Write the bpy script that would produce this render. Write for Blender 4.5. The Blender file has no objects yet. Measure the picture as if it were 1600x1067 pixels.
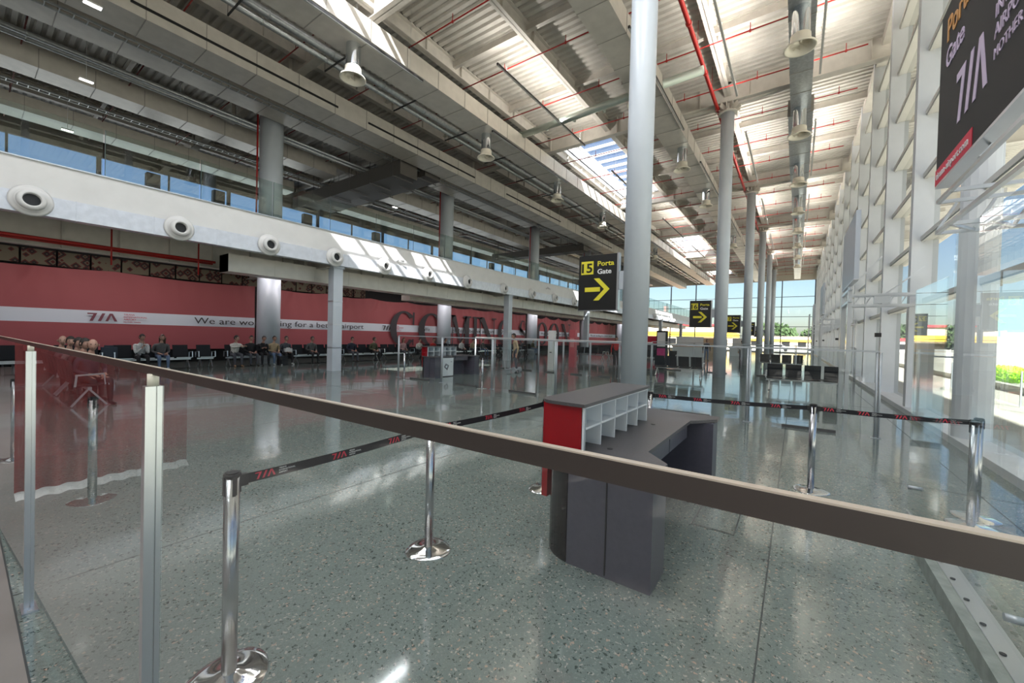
import bpy, math, random
from mathutils import Vector, Matrix
random.seed(7)
PI = math.pi
SC = bpy.context.scene
COL = SC.collection

# ------------------------------------------------------------------ camera
cam_d = bpy.data.cameras.new('camera'); cam = bpy.data.objects.new('camera', cam_d); COL.objects.link(cam)
cam_d.sensor_fit = 'HORIZONTAL'; cam_d.sensor_width = 36.0
cam_d.lens = 36.0*621.58/1600; cam_d.clip_start = 0.02; cam_d.clip_end = 2000
Rm = Matrix(((0.81329103, -0.03038156, 0.58106339), (0.58124769, -0.00327279, -0.81372011), (0.02662379, 0.99953302, 0.01499748)))
cam.matrix_world = Matrix.Translation((0, 0, 1.65)) @ Rm.to_4x4()
SC.camera = cam

# ------------------------------------------------------------------ world, sun, exposure
W = bpy.data.worlds.new('world'); SC.world = W; W.use_nodes = True
nt = W.node_tree; nt.nodes.clear()
sky = nt.nodes.new('ShaderNodeTexSky'); sky.sky_type = 'NISHITA'; sky.sun_disc = False
sky.sun_elevation = math.radians(43); sky.sun_rotation = math.radians(157); sky.air_density = 1.0; sky.dust_density = 1.5; sky.ozone_density = 1.5
bg = nt.nodes.new('ShaderNodeBackground'); bg.inputs[1].default_value = 0.075
wo = nt.nodes.new('ShaderNodeOutputWorld')
nt.links.new(sky.outputs[0], bg.inputs[0]); nt.links.new(bg.outputs[0], wo.inputs[0])
sl = bpy.data.lights.new('sun', 'SUN'); sl.energy = 8.0; sl.angle = 0.009; sl.color = (1, .96, .90)
so = bpy.data.objects.new('sun', sl); COL.objects.link(so)
so.rotation_euler = Vector((-.63, 1.0, -1.0)).to_track_quat('-Z', 'Y').to_euler()
SC.view_settings.view_transform = 'Standard'; SC.view_settings.look = 'None'
SC.view_settings.gamma = 1; SC.view_settings.use_curve_mapping = False
SC.view_settings.exposure = 1.35
cy = SC.cycles
cy.max_bounces = 12; cy.diffuse_bounces = 5; cy.glossy_bounces = 4; cy.transparent_max_bounces = 24; cy.transmission_bounces = 4
cy.sample_clamp_indirect = 6.0; cy.caustics_reflective = False; cy.caustics_refractive = False; cy.use_denoising = True

# ------------------------------------------------------------------ materials
MATS = {}
def mat(name, col, rough=.5, metal=0., bump=None, spec=.5, var=None, emit=None, scale=8.):
    if name in MATS: return MATS[name]
    m = bpy.data.materials.new(name); m.use_nodes = True; n = m.node_tree; b = n.nodes['Principled BSDF']
    b.inputs['Base Color'].default_value = (*col, 1); b.inputs['Roughness'].default_value = rough
    b.inputs['Metallic'].default_value = metal; b.inputs['Specular IOR Level'].default_value = spec
    if var:
        tc = n.nodes.new('ShaderNodeTexCoord'); no = n.nodes.new('ShaderNodeTexNoise'); no.inputs['Scale'].default_value = scale
        no.inputs['Detail'].default_value = 4
        rp = n.nodes.new('ShaderNodeValToRGB'); rp.color_ramp.elements[0].position = .35; rp.color_ramp.elements[1].position = .65
        rp.color_ramp.elements[0].color = (*[c*(1-var) for c in col], 1); rp.color_ramp.elements[1].color = (*[min(1, c*(1+var)) for c in col], 1)
        n.links.new(tc.outputs['Object'], no.inputs['Vector']); n.links.new(no.outputs[0], rp.inputs[0]); n.links.new(rp.outputs[0], b.inputs['Base Color'])
        if bump:
            bp = n.nodes.new('ShaderNodeBump'); bp.inputs['Strength'].default_value = bump; bp.inputs['Distance'].default_value = .02
            n.links.new(no.outputs[0], bp.inputs['Height']); n.links.new(bp.outputs[0], b.inputs['Normal'])
    if emit:
        b.inputs['Emission Color'].default_value = (*col, 1); b.inputs['Emission Strength'].default_value = emit
    MATS[name] = m; return m
def glassmat(name, tint, f=1.0, rough=0.0):
    m = bpy.data.materials.new(name); m.use_nodes = True; n = m.node_tree; n.nodes.clear()
    t = n.nodes.new('ShaderNodeBsdfTransparent'); t.inputs[0].default_value = (*tint, 1)
    g = n.nodes.new('ShaderNodeBsdfGlossy'); g.inputs['Roughness'].default_value = rough; g.inputs[0].default_value = (f, f, f, 1)
    ge = n.nodes.new('ShaderNodeNewGeometry'); dt = n.nodes.new('ShaderNodeVectorMath'); dt.operation = 'DOT_PRODUCT'
    n.links.new(ge.outputs['Normal'], dt.inputs[0]); n.links.new(ge.outputs['Incoming'], dt.inputs[1])
    def mth(op, a, b=None):
        q = n.nodes.new('ShaderNodeMath'); q.operation = op
        for i, v in enumerate((a, b)):
            if v is None: continue
            if isinstance(v, (int, float)): q.inputs[i].default_value = v
            else: n.links.new(v, q.inputs[i])
        return q
    ab = mth('ABSOLUTE', dt.outputs['Value']); om = mth('SUBTRACT', 1.0, ab.outputs[0]); pw = mth('POWER', om.outputs[0], 5.0)
    sc_ = mth('MULTIPLY', pw.outputs[0], .93); fr = mth('ADD', sc_.outputs[0], .06)
    mx = n.nodes.new('ShaderNodeMixShader'); o = n.nodes.new('ShaderNodeOutputMaterial')
    n.links.new(fr.outputs[0], mx.inputs[0]); n.links.new(t.outputs[0], mx.inputs[1]); n.links.new(g.outputs[0], mx.inputs[2]); n.links.new(mx.outputs[0], o.inputs[0])
    MATS[name] = m; return m
WHITE = mat('white_paint', (.70, .69, .68), .45, var=.03, scale=2)
FIN = mat('white_fin', (.60, .625, .66), .45, var=.03, scale=2)
COLM = mat('column_grey', (.54, .585, .64), .38, var=.02, scale=2)
STEEL = mat('painted_steel', (.62, .585, .53), .55, var=.06, scale=3)
DECK = mat('roof_deck', (.58, .55, .50), .6, var=.08, scale=1.5)
DUCT = mat('duct_cladding', (.62, .585, .53), .38, .25, var=.05, scale=3, bump=.1)
GALV = mat('galvanised', (.50, .52, .52), .35, .7, var=.12, scale=10)
DUCTB = mat('duct_band', (.68, .70, .76), .35, .35, var=.06, scale=6, bump=.25)
CHROME = mat('chrome', (.80, .80, .82), .08, 1.0)
POLE = mat('polished_pole', (.50, .51, .54), .20, 1.0)
ALU = mat('aluminium', (.62, .64, .67), .28, .9)
ALUD = mat('aluminium_matt', (.42, .45, .48), .45, .5)
RAIL = mat('rail_bronze', (.062, .05, .046), .38, .35, var=.04, scale=3)
RAILT = mat('rail_top', (.58, .50, .42), .35, .3)
BLACK = mat('black_plastic', (.012, .012, .014), .4)
BLK2 = mat('dark_seat', (.018, .02, .024), .75, spec=.25)
RED = mat('red_pipe', (.40, .018, .014), .45)
REDP = mat('red_panel', (.30, .004, .010), .22)
DESK = mat('desk_charcoal', (.078, .074, .098), .36, var=.05, scale=30)
DESKT = mat('desk_top', (.078, .072, .078), .38, var=.1, scale=60)
GLOSSB = mat('gloss_black', (.008, .008, .009), .08)
LAM = mat('white_laminate', (.70, .74, .78), .35)
BELT = mat('belt_black', (.010, .010, .014), .7)
SIGNB = mat('sign_black', (.012, .012, .012), .35)
YEL = mat('sign_yellow', (.75, .66, .04), .5)
WTXT = mat('sign_white', (.8, .8, .8), .5)
LOGOR = mat('logo_red', (.62, .035, .07), .6)
DARK = mat('dark_wall', (.02, .018, .018), .8)
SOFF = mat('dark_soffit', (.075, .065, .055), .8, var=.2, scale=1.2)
BELL = mat('diffuser_cream', (.78, .73, .62), .4)
CONC = mat('apron', (.54, .51, .44), .85, var=.06, scale=.25)
SILL = mat('sill_grey', (.60, .61, .62), .45, var=.05, scale=4)
BROWNR = mat('lettering_maroon', (.22, .06, .08), .6)
LETG = mat('lettering_grey', (.055, .045, .050), .6)
VIOL = mat('lettering_violet', (.62, .50, .66), .5)
ORNG = mat('lettering_orange', (.62, .30, .09), .5)
DISP = mat('display_black', (.035, .032, .032), .6, spec=.2)
PANB = glassmat('glass_clear', (.93, .96, .95), 1.0)
FACG = glassmat('glass_facade', (.90, .95, .95), .45)
MEZG = glassmat('glass_mezzanine', (.80, .86, .84), .8)
BACKG = glassmat('glass_tinted', (.62, .72, .85), .3)

def floor_mat():
    m = bpy.data.materials.new('terrazzo'); m.use_nodes = True; n = m.node_tree; N = n.nodes; Lk = n.links; b = N['Principled BSDF']
    tc = N.new('ShaderNodeTexCoord')
    big = N.new('ShaderNodeTexNoise'); big.inputs['Scale'].default_value = .35; big.inputs['Detail'].default_value = 3
    r0 = N.new('ShaderNodeValToRGB'); r0.color_ramp.elements[0].position = .3; r0.color_ramp.elements[1].position = .7
    r0.color_ramp.elements[0].color = (.128, .162, .153, 1); r0.color_ramp.elements[1].color = (.168, .202, .190, 1)
    Lk.new(tc.outputs['Object'], big.inputs['Vector']); Lk.new(big.outputs[0], r0.inputs[0])
    cur = r0.outputs[0]
    def chips(scale, thr, pick, col, cur, seed):
        mp = N.new('ShaderNodeMapping'); mp.inputs['Location'].default_value = (seed, seed*.7, 0)
        ds = N.new('ShaderNodeTexNoise'); ds.inputs['Scale'].default_value = scale*.9; ds.inputs['Detail'].default_value = 1
        ad = N.new('ShaderNodeMix'); ad.data_type = 'VECTOR'; ad.inputs[0].default_value = .035
        v = N.new('ShaderNodeTexVoronoi'); v.inputs['Scale'].default_value = scale; v.voronoi_dimensions = '2D'
        Lk.new(tc.outputs['Object'], mp.inputs[0]); Lk.new(mp.outputs[0], ds.inputs['Vector'])
        Lk.new(mp.outputs[0], ad.inputs[4]); Lk.new(ds.outputs[1], ad.inputs[5]); Lk.new(ad.outputs[1], v.inputs['Vector'])
        lt = N.new('ShaderNodeMath'); lt.operation = 'LESS_THAN'; lt.inputs[1].default_value = thr; Lk.new(v.outputs['Distance'], lt.inputs[0])
        sp = N.new('ShaderNodeSeparateColor'); Lk.new(v.outputs['Color'], sp.inputs[0])
        l2 = N.new('ShaderNodeMath'); l2.operation = 'LESS_THAN'; l2.inputs[1].default_value = pick; Lk.new(sp.outputs[0], l2.inputs[0])
        mu = N.new('ShaderNodeMath'); mu.operation = 'MULTIPLY'; Lk.new(lt.outputs[0], mu.inputs[0]); Lk.new(l2.outputs[0], mu.inputs[1])
        mx = N.new('ShaderNodeMix'); mx.data_type = 'RGBA'; Lk.new(mu.outputs[0], mx.inputs[0]); Lk.new(cur, mx.inputs[6]); mx.inputs[7].default_value = (*col, 1)
        return mx.outputs[2]
    cur = chips(130, .42, .40, (.128, .152, .140), cur, 3.3)
    cur = chips(105, .38, .22, (.215, .24, .222), cur, 1.1)
    cur = chips(72, .33, .16, (.040, .060, .053), cur, 5.2)
    cur = chips(56, .32, .11, (.33, .32, .29), cur, 9.7)
    cur = chips(36, .30, .05, (.045, .065, .058), cur, 21.7)
    cur = chips(50, .31, .07, (.34, .26, .21), cur, 12.4)
    Lk.new(cur, b.inputs['Base Color'])
    b.inputs['Roughness'].default_value = .08; b.inputs['Specular IOR Level'].default_value = 1.0
    wn = N.new('ShaderNodeTexNoise'); wn.inputs['Scale'].default_value = 1.6; wn.inputs['Detail'].default_value = 1.5
    bp = N.new('ShaderNodeBump'); bp.inputs['Strength'].default_value = .14; bp.inputs['Distance'].default_value = .025
    Lk.new(tc.outputs['Object'], wn.inputs['Vector']); Lk.new(wn.outputs[0], bp.inputs['Height']); Lk.new(bp.outputs[0], b.inputs['Normal'])
    return m
def banner_mat():
    m = bpy.data.materials.new('banner_cloth'); m.use_nodes = True; n = m.node_tree; N = n.nodes; Lk = n.links; b = N['Principled BSDF']
    tc = N.new('ShaderNodeTexCoord'); sx = N.new('ShaderNodeSeparateXYZ'); Lk.new(tc.outputs['Object'], sx.inputs[0])
    a = N.new('ShaderNodeMath'); a.operation = 'GREATER_THAN'; a.inputs[1].default_value = 1.70; Lk.new(sx.outputs[2], a.inputs[0])
    c = N.new('ShaderNodeMath'); c.operation = 'LESS_THAN'; c.inputs[1].default_value = 2.21; Lk.new(sx.outputs[2], c.inputs[0])
    mu = N.new('ShaderNodeMath'); mu.operation = 'MULTIPLY'; Lk.new(a.outputs[0], mu.inputs[0]); Lk.new(c.outputs[0], mu.inputs[1])
    mx = N.new('ShaderNodeMix'); mx.data_type = 'RGBA'; Lk.new(mu.outputs[0], mx.inputs[0])
    mx.inputs[6].default_value = (.40, .092, .10, 1); mx.inputs[7].default_value = (.78, .80, .86, 1)
    Lk.new(mx.outputs[2], b.inputs['Base Color']); b.inputs['Roughness'].default_value = .6
    return m
def kilim_mat():
    m = bpy.data.materials.new('kilim'); m.use_nodes = True; n = m.node_tree; N = n.nodes; Lk = n.links; b = N['Principled BSDF']
    tc = N.new('ShaderNodeTexCoord'); v = N.new('ShaderNodeTexVoronoi'); v.inputs['Scale'].default_value = 3.2; v.distance = 'MANHATTAN'
    rp = N.new('ShaderNodeValToRGB'); rp.color_ramp.interpolation = 'CONSTANT'
    cols = [(0, (.10, .015, .012)), (.25, (.16, .12, .08)), (.4, (.03, .02, .02)), (.6, (.12, .025, .02)), (.75, (.18, .15, .10))]
    while len(rp.color_ramp.elements) < 5: rp.color_ramp.elements.new(.5)
    for e, (p, c) in zip(rp.color_ramp.elements, cols): e.position = p; e.color = (*c, 1)
    Lk.new(tc.outputs['Object'], v.inputs['Vector']); Lk.new(v.outputs['Distance'], rp.inputs[0]); Lk.new(rp.outputs[0], b.inputs['Base Color'])
    b.inputs['Roughness'].default_value = .8
    return m
TERR = floor_mat(); BAN = banner_mat(); KIL = kilim_mat()
BRED = mat('banner_plain_red', (.20, .02, .02), .6, var=.08, scale=1)

# ------------------------------------------------------------------ mesh helpers
class MB:
    def __init__(s): s.v = []; s.f = []; s.m = []; s.sm = []
    def add(s, vs, fs, mi=0, sm=False):
        o = len(s.v); s.v += [tuple(p) for p in vs]; s.f += [tuple(i+o for i in f) for f in fs]; s.m += [mi]*len(fs); s.sm += [sm]*len(fs); return s
    def box(s, x0, y0, z0, x1, y1, z1, mi=0):
        if x0 > x1: x0, x1 = x1, x0
        if y0 > y1: y0, y1 = y1, y0
        if z0 > z1: z0, z1 = z1, z0
        return s.add([(x0,y0,z0),(x1,y0,z0),(x1,y1,z0),(x0,y1,z0),(x0,y0,z1),(x1,y0,z1),(x1,y1,z1),(x0,y1,z1)],
            [(0,3,2,1),(4,5,6,7),(0,1,5,4),(1,2,6,5),(2,3,7,6),(3,0,4,7)], mi)
    def bar(s, p0, p1, w, h, mi=0):
        p0 = Vector(p0); p1 = Vector(p1); d = (p1-p0).normalized()
        up = Vector((0,0,1)) if abs(d.z) < .95 else Vector((0,1,0))
        a = d.cross(up).normalized(); b = a.cross(d).normalized(); vs = []
        for p in (p0, p1):
            for (i, j) in ((-1,-1),(1,-1),(1,1),(-1,1)): vs.append(p + a*(i*w/2) + b*(j*h/2))
        return s.add(vs, [(0,1,2,3),(7,6,5,4),(0,4,5,1),(1,5,6,2),(2,6,7,3),(3,7,4,0)], mi)
    def cyl(s, p0, p1, r, n=12, r2=None, mi=0, cap=True):
        p0 = Vector(p0); p1 = Vector(p1); d = (p1-p0).normalized(); r2 = r if r2 is None else r2
        up = Vector((0,0,1)) if abs(d.z) < .95 else Vector((1,0,0))
        a = d.cross(up).normalized(); b = a.cross(d).normalized(); vs = []
        for p, q in ((p0, r), (p1, r2)):
            for k in range(n): t = 2*PI*k/n; vs.append(p + a*(q*math.cos(t)) + b*(q*math.sin(t)))
        s.add(vs, [(k, k+n, (k+1) % n+n, (k+1) % n) for k in range(n)], mi, True)
        if cap: s.add([], []); o = len(s.v)-2*n; s.f += [tuple(o+k for k in range(n)), tuple(o+n+k for k in reversed(range(n)))]; s.m += [mi]*2; s.sm += [False]*2
        return s
    def lathe(s, prof, c=(0,0,0), n=24, mi=0, wob=None):
        vs = []
        for (r, z) in prof:
            for k in range(n):
                t = 2*PI*k/n; q = r*(wob(t, r, z) if wob else 1)
                vs.append((c[0]+q*math.cos(t), c[1]+q*math.sin(t), c[2]+z))
        fs = [(i*n+k, i*n+(k+1) % n, (i+1)*n+(k+1) % n, (i+1)*n+k) for i in range(len(prof)-1) for k in range(n)]
        return s.add(vs, fs, mi, True)
    def prism(s, poly, z0, z1, mi=0):
        n = len(poly)
        return s.add([(x,y,z0) for x, y in poly]+[(x,y,z1) for x, y in poly],
            [tuple(reversed(range(n))), tuple(range(n, 2*n))]+[(k, (k+1) % n, (k+1) % n+n, k+n) for k in range(n)], mi)
    def build(s, name, mats, parent=None, o=(0,0,0), loc=None):
        me = bpy.data.meshes.new(name)
        me.from_pydata([(x-o[0], y-o[1], z-o[2]) for x, y, z in s.v], [], s.f)
        if not isinstance(mats, (list, tuple)): mats = [mats]
        for m in mats: me.materials.append(m)
        me.polygons.foreach_set('material_index', s.m); me.polygons.foreach_set('use_smooth', s.sm); me.update()
        ob = bpy.data.objects.new(name, me); COL.objects.link(ob)
        if parent is not None: ob.parent = parent
        elif loc is not None: ob.location = loc
        else: ob.location = o
        return ob
def tag(o, label, cat, group=None, kind=None):
    o['label'] = label; o['category'] = cat
    if group: o['group'] = group
    if kind: o['kind'] = kind
    return o
def empty(name, loc, label, cat, group=None, rz=0):
    e = bpy.data.objects.new(name, None); e.empty_display_size = .1; COL.objects.link(e); e.location = loc; e.rotation_euler = (0, 0, rz)
    return tag(e, label, cat, group)
def struct(name, mb, m, o=(0,0,0), parent=None):
    ob = mb.build(name, m, parent, o)
    if parent is None: ob['kind'] = 'structure'
    return ob
def copy_tree(o, parent=None):
    c = o.copy(); COL.objects.link(c)
    if parent is not None: c.parent = parent
    for ch in list(o.children): copy_tree(ch, c)
    return c
ONES = ['', 'first', 'second', 'third', 'fourth', 'fifth', 'sixth', 'seventh', 'eighth', 'ninth', 'tenth', 'eleventh', 'twelfth', 'thirteenth', 'fourteenth', 'fifteenth', 'sixteenth', 'seventeenth', 'eighteenth', 'nineteenth', 'twentieth']
TENS = {20: 'twenty', 30: 'thirty', 40: 'forty'}
def nth(k):
    if k <= 20: return ONES[k]
    t = k//10*10
    return (TENS[t][:-1]+'ieth') if k == t else TENS[t]+'-'+ONES[k-t]

def text_mesh(s, size, bold=0., ext=.004, align='LEFT'):
    c = bpy.data.curves.new('t', 'FONT'); c.body = s; c.size = size; c.offset = bold; c.extrude = ext; c.align_x = align; c.resolution_u = 3
    ob = bpy.data.objects.new('t', c); COL.objects.link(ob); bpy.context.view_layer.update()
    dg = bpy.context.evaluated_depsgraph_get(); e = ob.evaluated_get(dg); me = e.to_mesh()
    vs = [tuple(v.co) for v in me.vertices]; fs = [tuple(p.vertices) for p in me.polygons]
    e.to_mesh_clear(); bpy.data.objects.remove(ob); bpy.data.curves.remove(c)
    return vs, fs
def place2d(vs, origin, U, V, fitw=None, shear=0):
    if fitw and vs:
        w = max(v[0] for v in vs)-min(v[0] for v in vs); k = fitw/max(w, 1e-6); x0 = min(v[0] for v in vs)
        vs = [((v[0]-x0)*k, v[1], v[2]) for v in vs]
    U = Vector(U); V = Vector(V); Nn = U.cross(V); O = Vector(origin)
    return [tuple(O+U*v[0]+V*v[1]+Nn*v[2]) for v in vs]
def text(s, origin, U, V, size, m, parent, name='lettering', bold=0., fitw=None, o=(0,0,0), ext=.004):
    vs, fs = text_mesh(s, size, bold, ext); mb = MB(); mb.add(place2d(vs, origin, U, V, fitw), fs)
    return mb.build(name, m, parent, o)
def flatpoly(mb, polys, origin, U, V, sx, sy, th=.004, mi=0):
    U = Vector(U); V = Vector(V); Nn = U.cross(V); O = Vector(origin)
    for P in polys:
        n = len(P); vs = [O+U*(x*sx)+V*(y*sy) for x, y in P]; vs += [v+Nn*th for v in vs]
        mb.add(vs, [tuple(reversed(range(n))), tuple(range(n, 2*n))]+[(k, (k+1) % n, (k+1) % n+n, k+n) for k in range(n)], mi)
LOGO = [[(0,1),(0,.84),(.56,.84),(.93,1)], [(.56,.84),(.2,0),(.5,0),(.93,1)], [(1.4,1),(.98,0),(1.28,0),(1.7,1)][::-1], [(2.12,1),(1.7,0),(1.98,0),(2.27,.78)], [(2.12,1),(2.27,.78),(2.42,1)], [(2.27,.78),(2.6,0),(2.9,0),(2.42,1)]]
LOGO = [[(0,.84),(.56,.84),(.93,1),(0,1)], [(.2,0),(.5,0),(.93,1),(.56,.84)], [(.98,0),(1.28,0),(1.7,1),(1.4,1)], [(1.7,0),(1.98,0),(2.27,.78),(2.12,1)], [(2.27,.78),(2.42,1),(2.12,1)], [(2.27,.78),(2.6,0),(2.9,0),(2.42,1)]]

# ------------------------------------------------------------------ shell
GY = [8.4+11.9*k for k in range(-2, 6)]     # grid lines: -15.4, -3.5, 8.4, 20.3 ... 67.9
YN, YF = -15.0, 78.0
ZR = 13.3
struct('floor', MB().box(-34, YN, -.3, 2.72, YF+.3, 0), TERR)
# joints of the terrazzo as thin brass / dark strips
j = MB()
for x in (-.12, -3.8, -7.5, -11.2, 1.72): j.box(x-.004, YN, 0, x+.004, YF, .0012)
for y in (-.7, 6.6, 14.0, 21.4, 28.8): j.box(-15, y-.004, 0, 2.2, y+.004, .0012)
struct('trim_1', j, mat('joint', (.04, .045, .045), .6))
struct('trim_5', MB().box(-33, YN+.1, 0, .78, .20, .0015), mat('plain_screed', (.21, .19, .18), .45, var=.08, scale=2))
struct('trim_6', MB().box(-33, .20, 0, .78, .208, .0018), MATS['joint'])
# corrugated roof deck, skylight openings left free, plus an unseen gap added to sun the floor
SKY = [(0.0, 8.6), (21.3, 32.4), (45.1, 56.2), (68.9, 77.0)]
def deck(x0, x1, y0, y1):
    mb = MB(); p = .30; y = y0; prof = []
    while y < y1-1e-4:
        for (dy, z) in ((0, ZR), (.15, ZR), (.19, ZR+.09), (.26, ZR+.09)):
            if y+dy < y1: prof.append((y+dy, z))
        y += p
    prof.append((y1, ZR))
    n = len(prof); vs = [(x0, a, b) for a, b in prof]+[(x1, a, b) for a, b in prof]
    mb.add(vs, [(k, k+1, k+1+n, k+n) for k in range(n-1)])
    mb.box(x0, y0, ZR+.1, x1, y1, ZR+.2)
    return mb
cl = MB()
for a in [(-3.6, 12.8, YN, YF+3), (-8.7, -3.6, YN, -2.4), (-8.7, -6.8, -2.4, 4.2), (-8.7, -3.6, 4.2, YF+3), (-36, -12.1, YN, YF+3), (-12.1, -8.7, YN, 0), (-12.1, -8.7, 8.6, 21.3), (-12.1, -8.7, 32.4, 45.1), (-12.1, -8.7, 56.2, 68.9), (-12.1, -8.7, 77.0, YF+3)]:
    q = deck(*a); cl.add(q.v, q.f)
struct('ceiling', cl, DECK)
for i, (y0, y1) in enumerate(SKY):
    sk = MB()   # upstand
    h = 1.0
    sk.box(-12.2, y0-.1, ZR-.1, -12.1, y1+.1, ZR+h).box(-8.7, y0-.1, ZR-.1, -8.6, y1+.1, ZR+h)
    sk.box(-12.1, y0-.1, ZR-.1, -8.7, y0, ZR+h).box(-12.1, y1, ZR-.1, -8.7, y1+.1, ZR+h)
    w = struct('window_%d' % (20+i), sk, mat('skylight_white', (.85, .85, .85), .4))
    b = MB(); ny = max(3, round((y1-y0)/1.15))
    for k in range(1, ny): y = y0+(y1-y0)*k/ny; b.box(-12.1, y-.05, ZR+h-.16, -8.7, y+.05, ZR+h)
    b.box(-12.1, y0, ZR+h-.1, -12.0, y1, ZR+h).box(-8.8, y0, ZR+h-.1, -8.7, y1, ZR+h)
    struct('skylight_bar', b, MATS['skylight_white'], parent=w)
    struct('pane', MB().add([(-12.1, y0, ZR+h+.02), (-8.7, y0, ZR+h+.02), (-8.7, y1, ZR+h+.02), (-12.1, y1, ZR+h+.02)], [(0,1,2,3)]), glassmat('glass_skylight_%d' % i, (.86, .90, .95), .5), parent=w)
# wall behind the camera and left end of the hall
struct('wall_near', MB().box(-34, YN-.2, 0, 2.7, YN, ZR), mat('near_wall', (.35, .33, .31), .7))
struct('wall_left', MB().box(-24.0, YN, 0, -23.5, YF, 4.6), DARK)
MEZW = 30
# mezzanine: slab, parapet face
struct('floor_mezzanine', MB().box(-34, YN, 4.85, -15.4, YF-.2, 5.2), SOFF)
struct('wall_mezzanine', MB().box(-15.42, YN, 4.79, -15.3, YF-.2, 5.62), WHITE)
struct('trim_2', MB().box(-15.46, YN, 5.62, -15.26, YF-.2, 5.65), ALU)
# back glazing of the mezzanine
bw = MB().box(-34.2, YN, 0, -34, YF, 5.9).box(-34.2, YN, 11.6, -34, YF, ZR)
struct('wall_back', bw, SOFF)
for k in range(14):
    y0 = YN+k*6.64; mw = MB().box(-34.1, y0-.1, 5.9, -33.9, y0+.1, 11.6).box(-34.05, y0, 5.9, -33.95, y0+6.64, 6.0)
    mw.box(-34.05, y0+3.2, 5.9, -33.95, y0+3.3, 11.6)
    w = struct('window_%d' % (30+k), mw, mat('mullion_dark', (.03, .03, .035), .5))
    struct('pane', MB().add([(-34, y0, 5.9), (-34, y0+6.64, 5.9), (-34, y0+6.64, 11.6), (-34, y0, 11.6)], [(0,1,2,3)]), BACKG, parent=w)
# end wall
ew = MB().box(-34, YF, 11.65, 2.7, YF+.2, ZR).box(-34, YF, 0, 2.7, YF+.15, .15)
struct('wall_far', ew, mat('end_spandrel', (.62, .56, .47), .6))
mw = MB()
for k in range(9):
    x = 2.2-4.3*k
    if x > -34: mw.box(x-.07, YF-.15, 0, x+.07, YF+.1, 11.65)
for z in (2.65, 4.25, 5.85, 7.45, 9.05): mw.box(-34, YF-.05, z-.04, 2.7, YF+.06, z+.04)
w = struct('window_1', mw, mat('mullion_grey', (.10, .11, .12), .5))
struct('pane', MB().add([(-34, YF, .15), (2.7, YF, .15), (2.7, YF, 11.65), (-34, YF, 11.65)], [(0,1,2,3)]), FACG, parent=w)

# right facade: fins, sills, transoms, panes
FY = [14.0+3.97*k for k in range(-7, 17)]
gl_names = 0
TRZ = (2.75, 4.31, 5.85, 7.40, 8.96, 10.5, 12.0)
for k, y in enumerate(FY):
    if y > YF: break
    r = MB()
    if k == 6: r.prism([(2.46+.24*math.cos(t*PI/8), y+.24*math.sin(t*PI/8)) for t in range(16)], 0, ZR)
    else: r.box(2.27, y-.14, 0, 2.74, y+.14, ZR)
    fo = r.build('facade_fin', FIN, None, (2.5, y, 0))
    near = k-5
    lab = ('white full-height fin of the glass facade, %s from the near end' % nth(k+1)) if k != 6 else 'round white pillar in the glass facade beside the nearest belt post'
    tag(fo, lab, 'pillar', 'white fins of the glass facade' if k != 6 else None)
    y1 = min(y+3.97, YF)
    wn = MB()
    for z in TRZ:
        wn.box(2.42, y+.14, z-.05, 2.78, y1-.14, z+.05); wn.box(2.44, y+.14, z-.075, 2.5, y1-.14, z-.05)
    wn.box(2.60, y+1.9, .1, 2.66, y+1.96, 13.2) if False else None
    w = struct('window_%d' % (2+k) if k < 18 else 'window_%d' % (50+k), wn, mat('transom_cream', (.60, .585, .55), .4))
    struct('pane', MB().add([(2.64, y+.14, .12), (2.64, y1-.14, .12), (2.64, y1-.14, 13.25), (2.64, y+.14, 13.25)], [(0,1,2,3)]), FACG, parent=w)
sb = MB().box(2.2, YN, 0, 2.8, YF, .12)
struct('trim_3', sb, SILL)
struct('trim_4', MB().box(2.3, YN, ZR-.35, 2.7, YF, ZR), STEEL)

# ------------------------------------------------------------------ roof steel
def ibeam_y(x, y0, y1, zb, zt, fw, tw=.02, tf=.03, stiff=1.98):
    m = MB().box(x-tw/2, y0, zb, x+tw/2, y1, zt).box(x-fw/2, y0, zb, x+fw/2, y1, zb+tf).box(x-fw/2, y0, zt-tf, x+fw/2, y1, zt)
    y = y0+stiff
    while y < y1-.5: m.box(x-fw/2+.01, y-.008, zb+tf, x+fw/2-.01, y+.008, zt-tf); y += stiff
    return m
def ibeam_x(y, x0, x1, zb, zt, fw, tw=.02, tf=.03, stiff=2.):
    m = MB().box(x0, y-tw/2, zb, x1, y+tw/2, zt).box(x0, y-fw/2, zb, x1, y+fw/2, zb+tf).box(x0, y-fw/2, zt-tf, x1, y+fw/2, zt)
    x = x0+stiff
    while x < x1-.5: m.box(x-.008, y-fw/2+.01, zb+tf, x+.008, y+fw/2-.01, zt-tf); x += stiff
    return m
PX = [(-2.85, 'over the row of round columns'), (-8.55, 'right of the skylights'), (-12.25, 'left of the skylights'), (-16.9, 'above the mezzanine edge'), (-21.0, 'over the mezzanine columns'), (-26.0, 'deep over the mezzanine'), (-30.5, 'over the far left windows'), (6.2, 'under the eaves outside the glass')]
for x, w in PX:
    tag(ibeam_y(x, YN, YF, 12.72, ZR, .26).build('roof_beam', STEEL, None, (x, YN, 12.72)), 'long light grey steel roof beam running down the hall '+w, 'beam', 'lengthwise roof beams')
for k, y in enumerate(GY[:]):
    tag(ibeam_x(y, -34, 9.8, 12.42, ZR, .34).build('roof_girder', STEEL, None, (-34, y, 12.42)), 'deep pale steel girder spanning across the roof, %s from the near end' % nth(k+1), 'beam', 'crosswise roof girders')
n = 0
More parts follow.
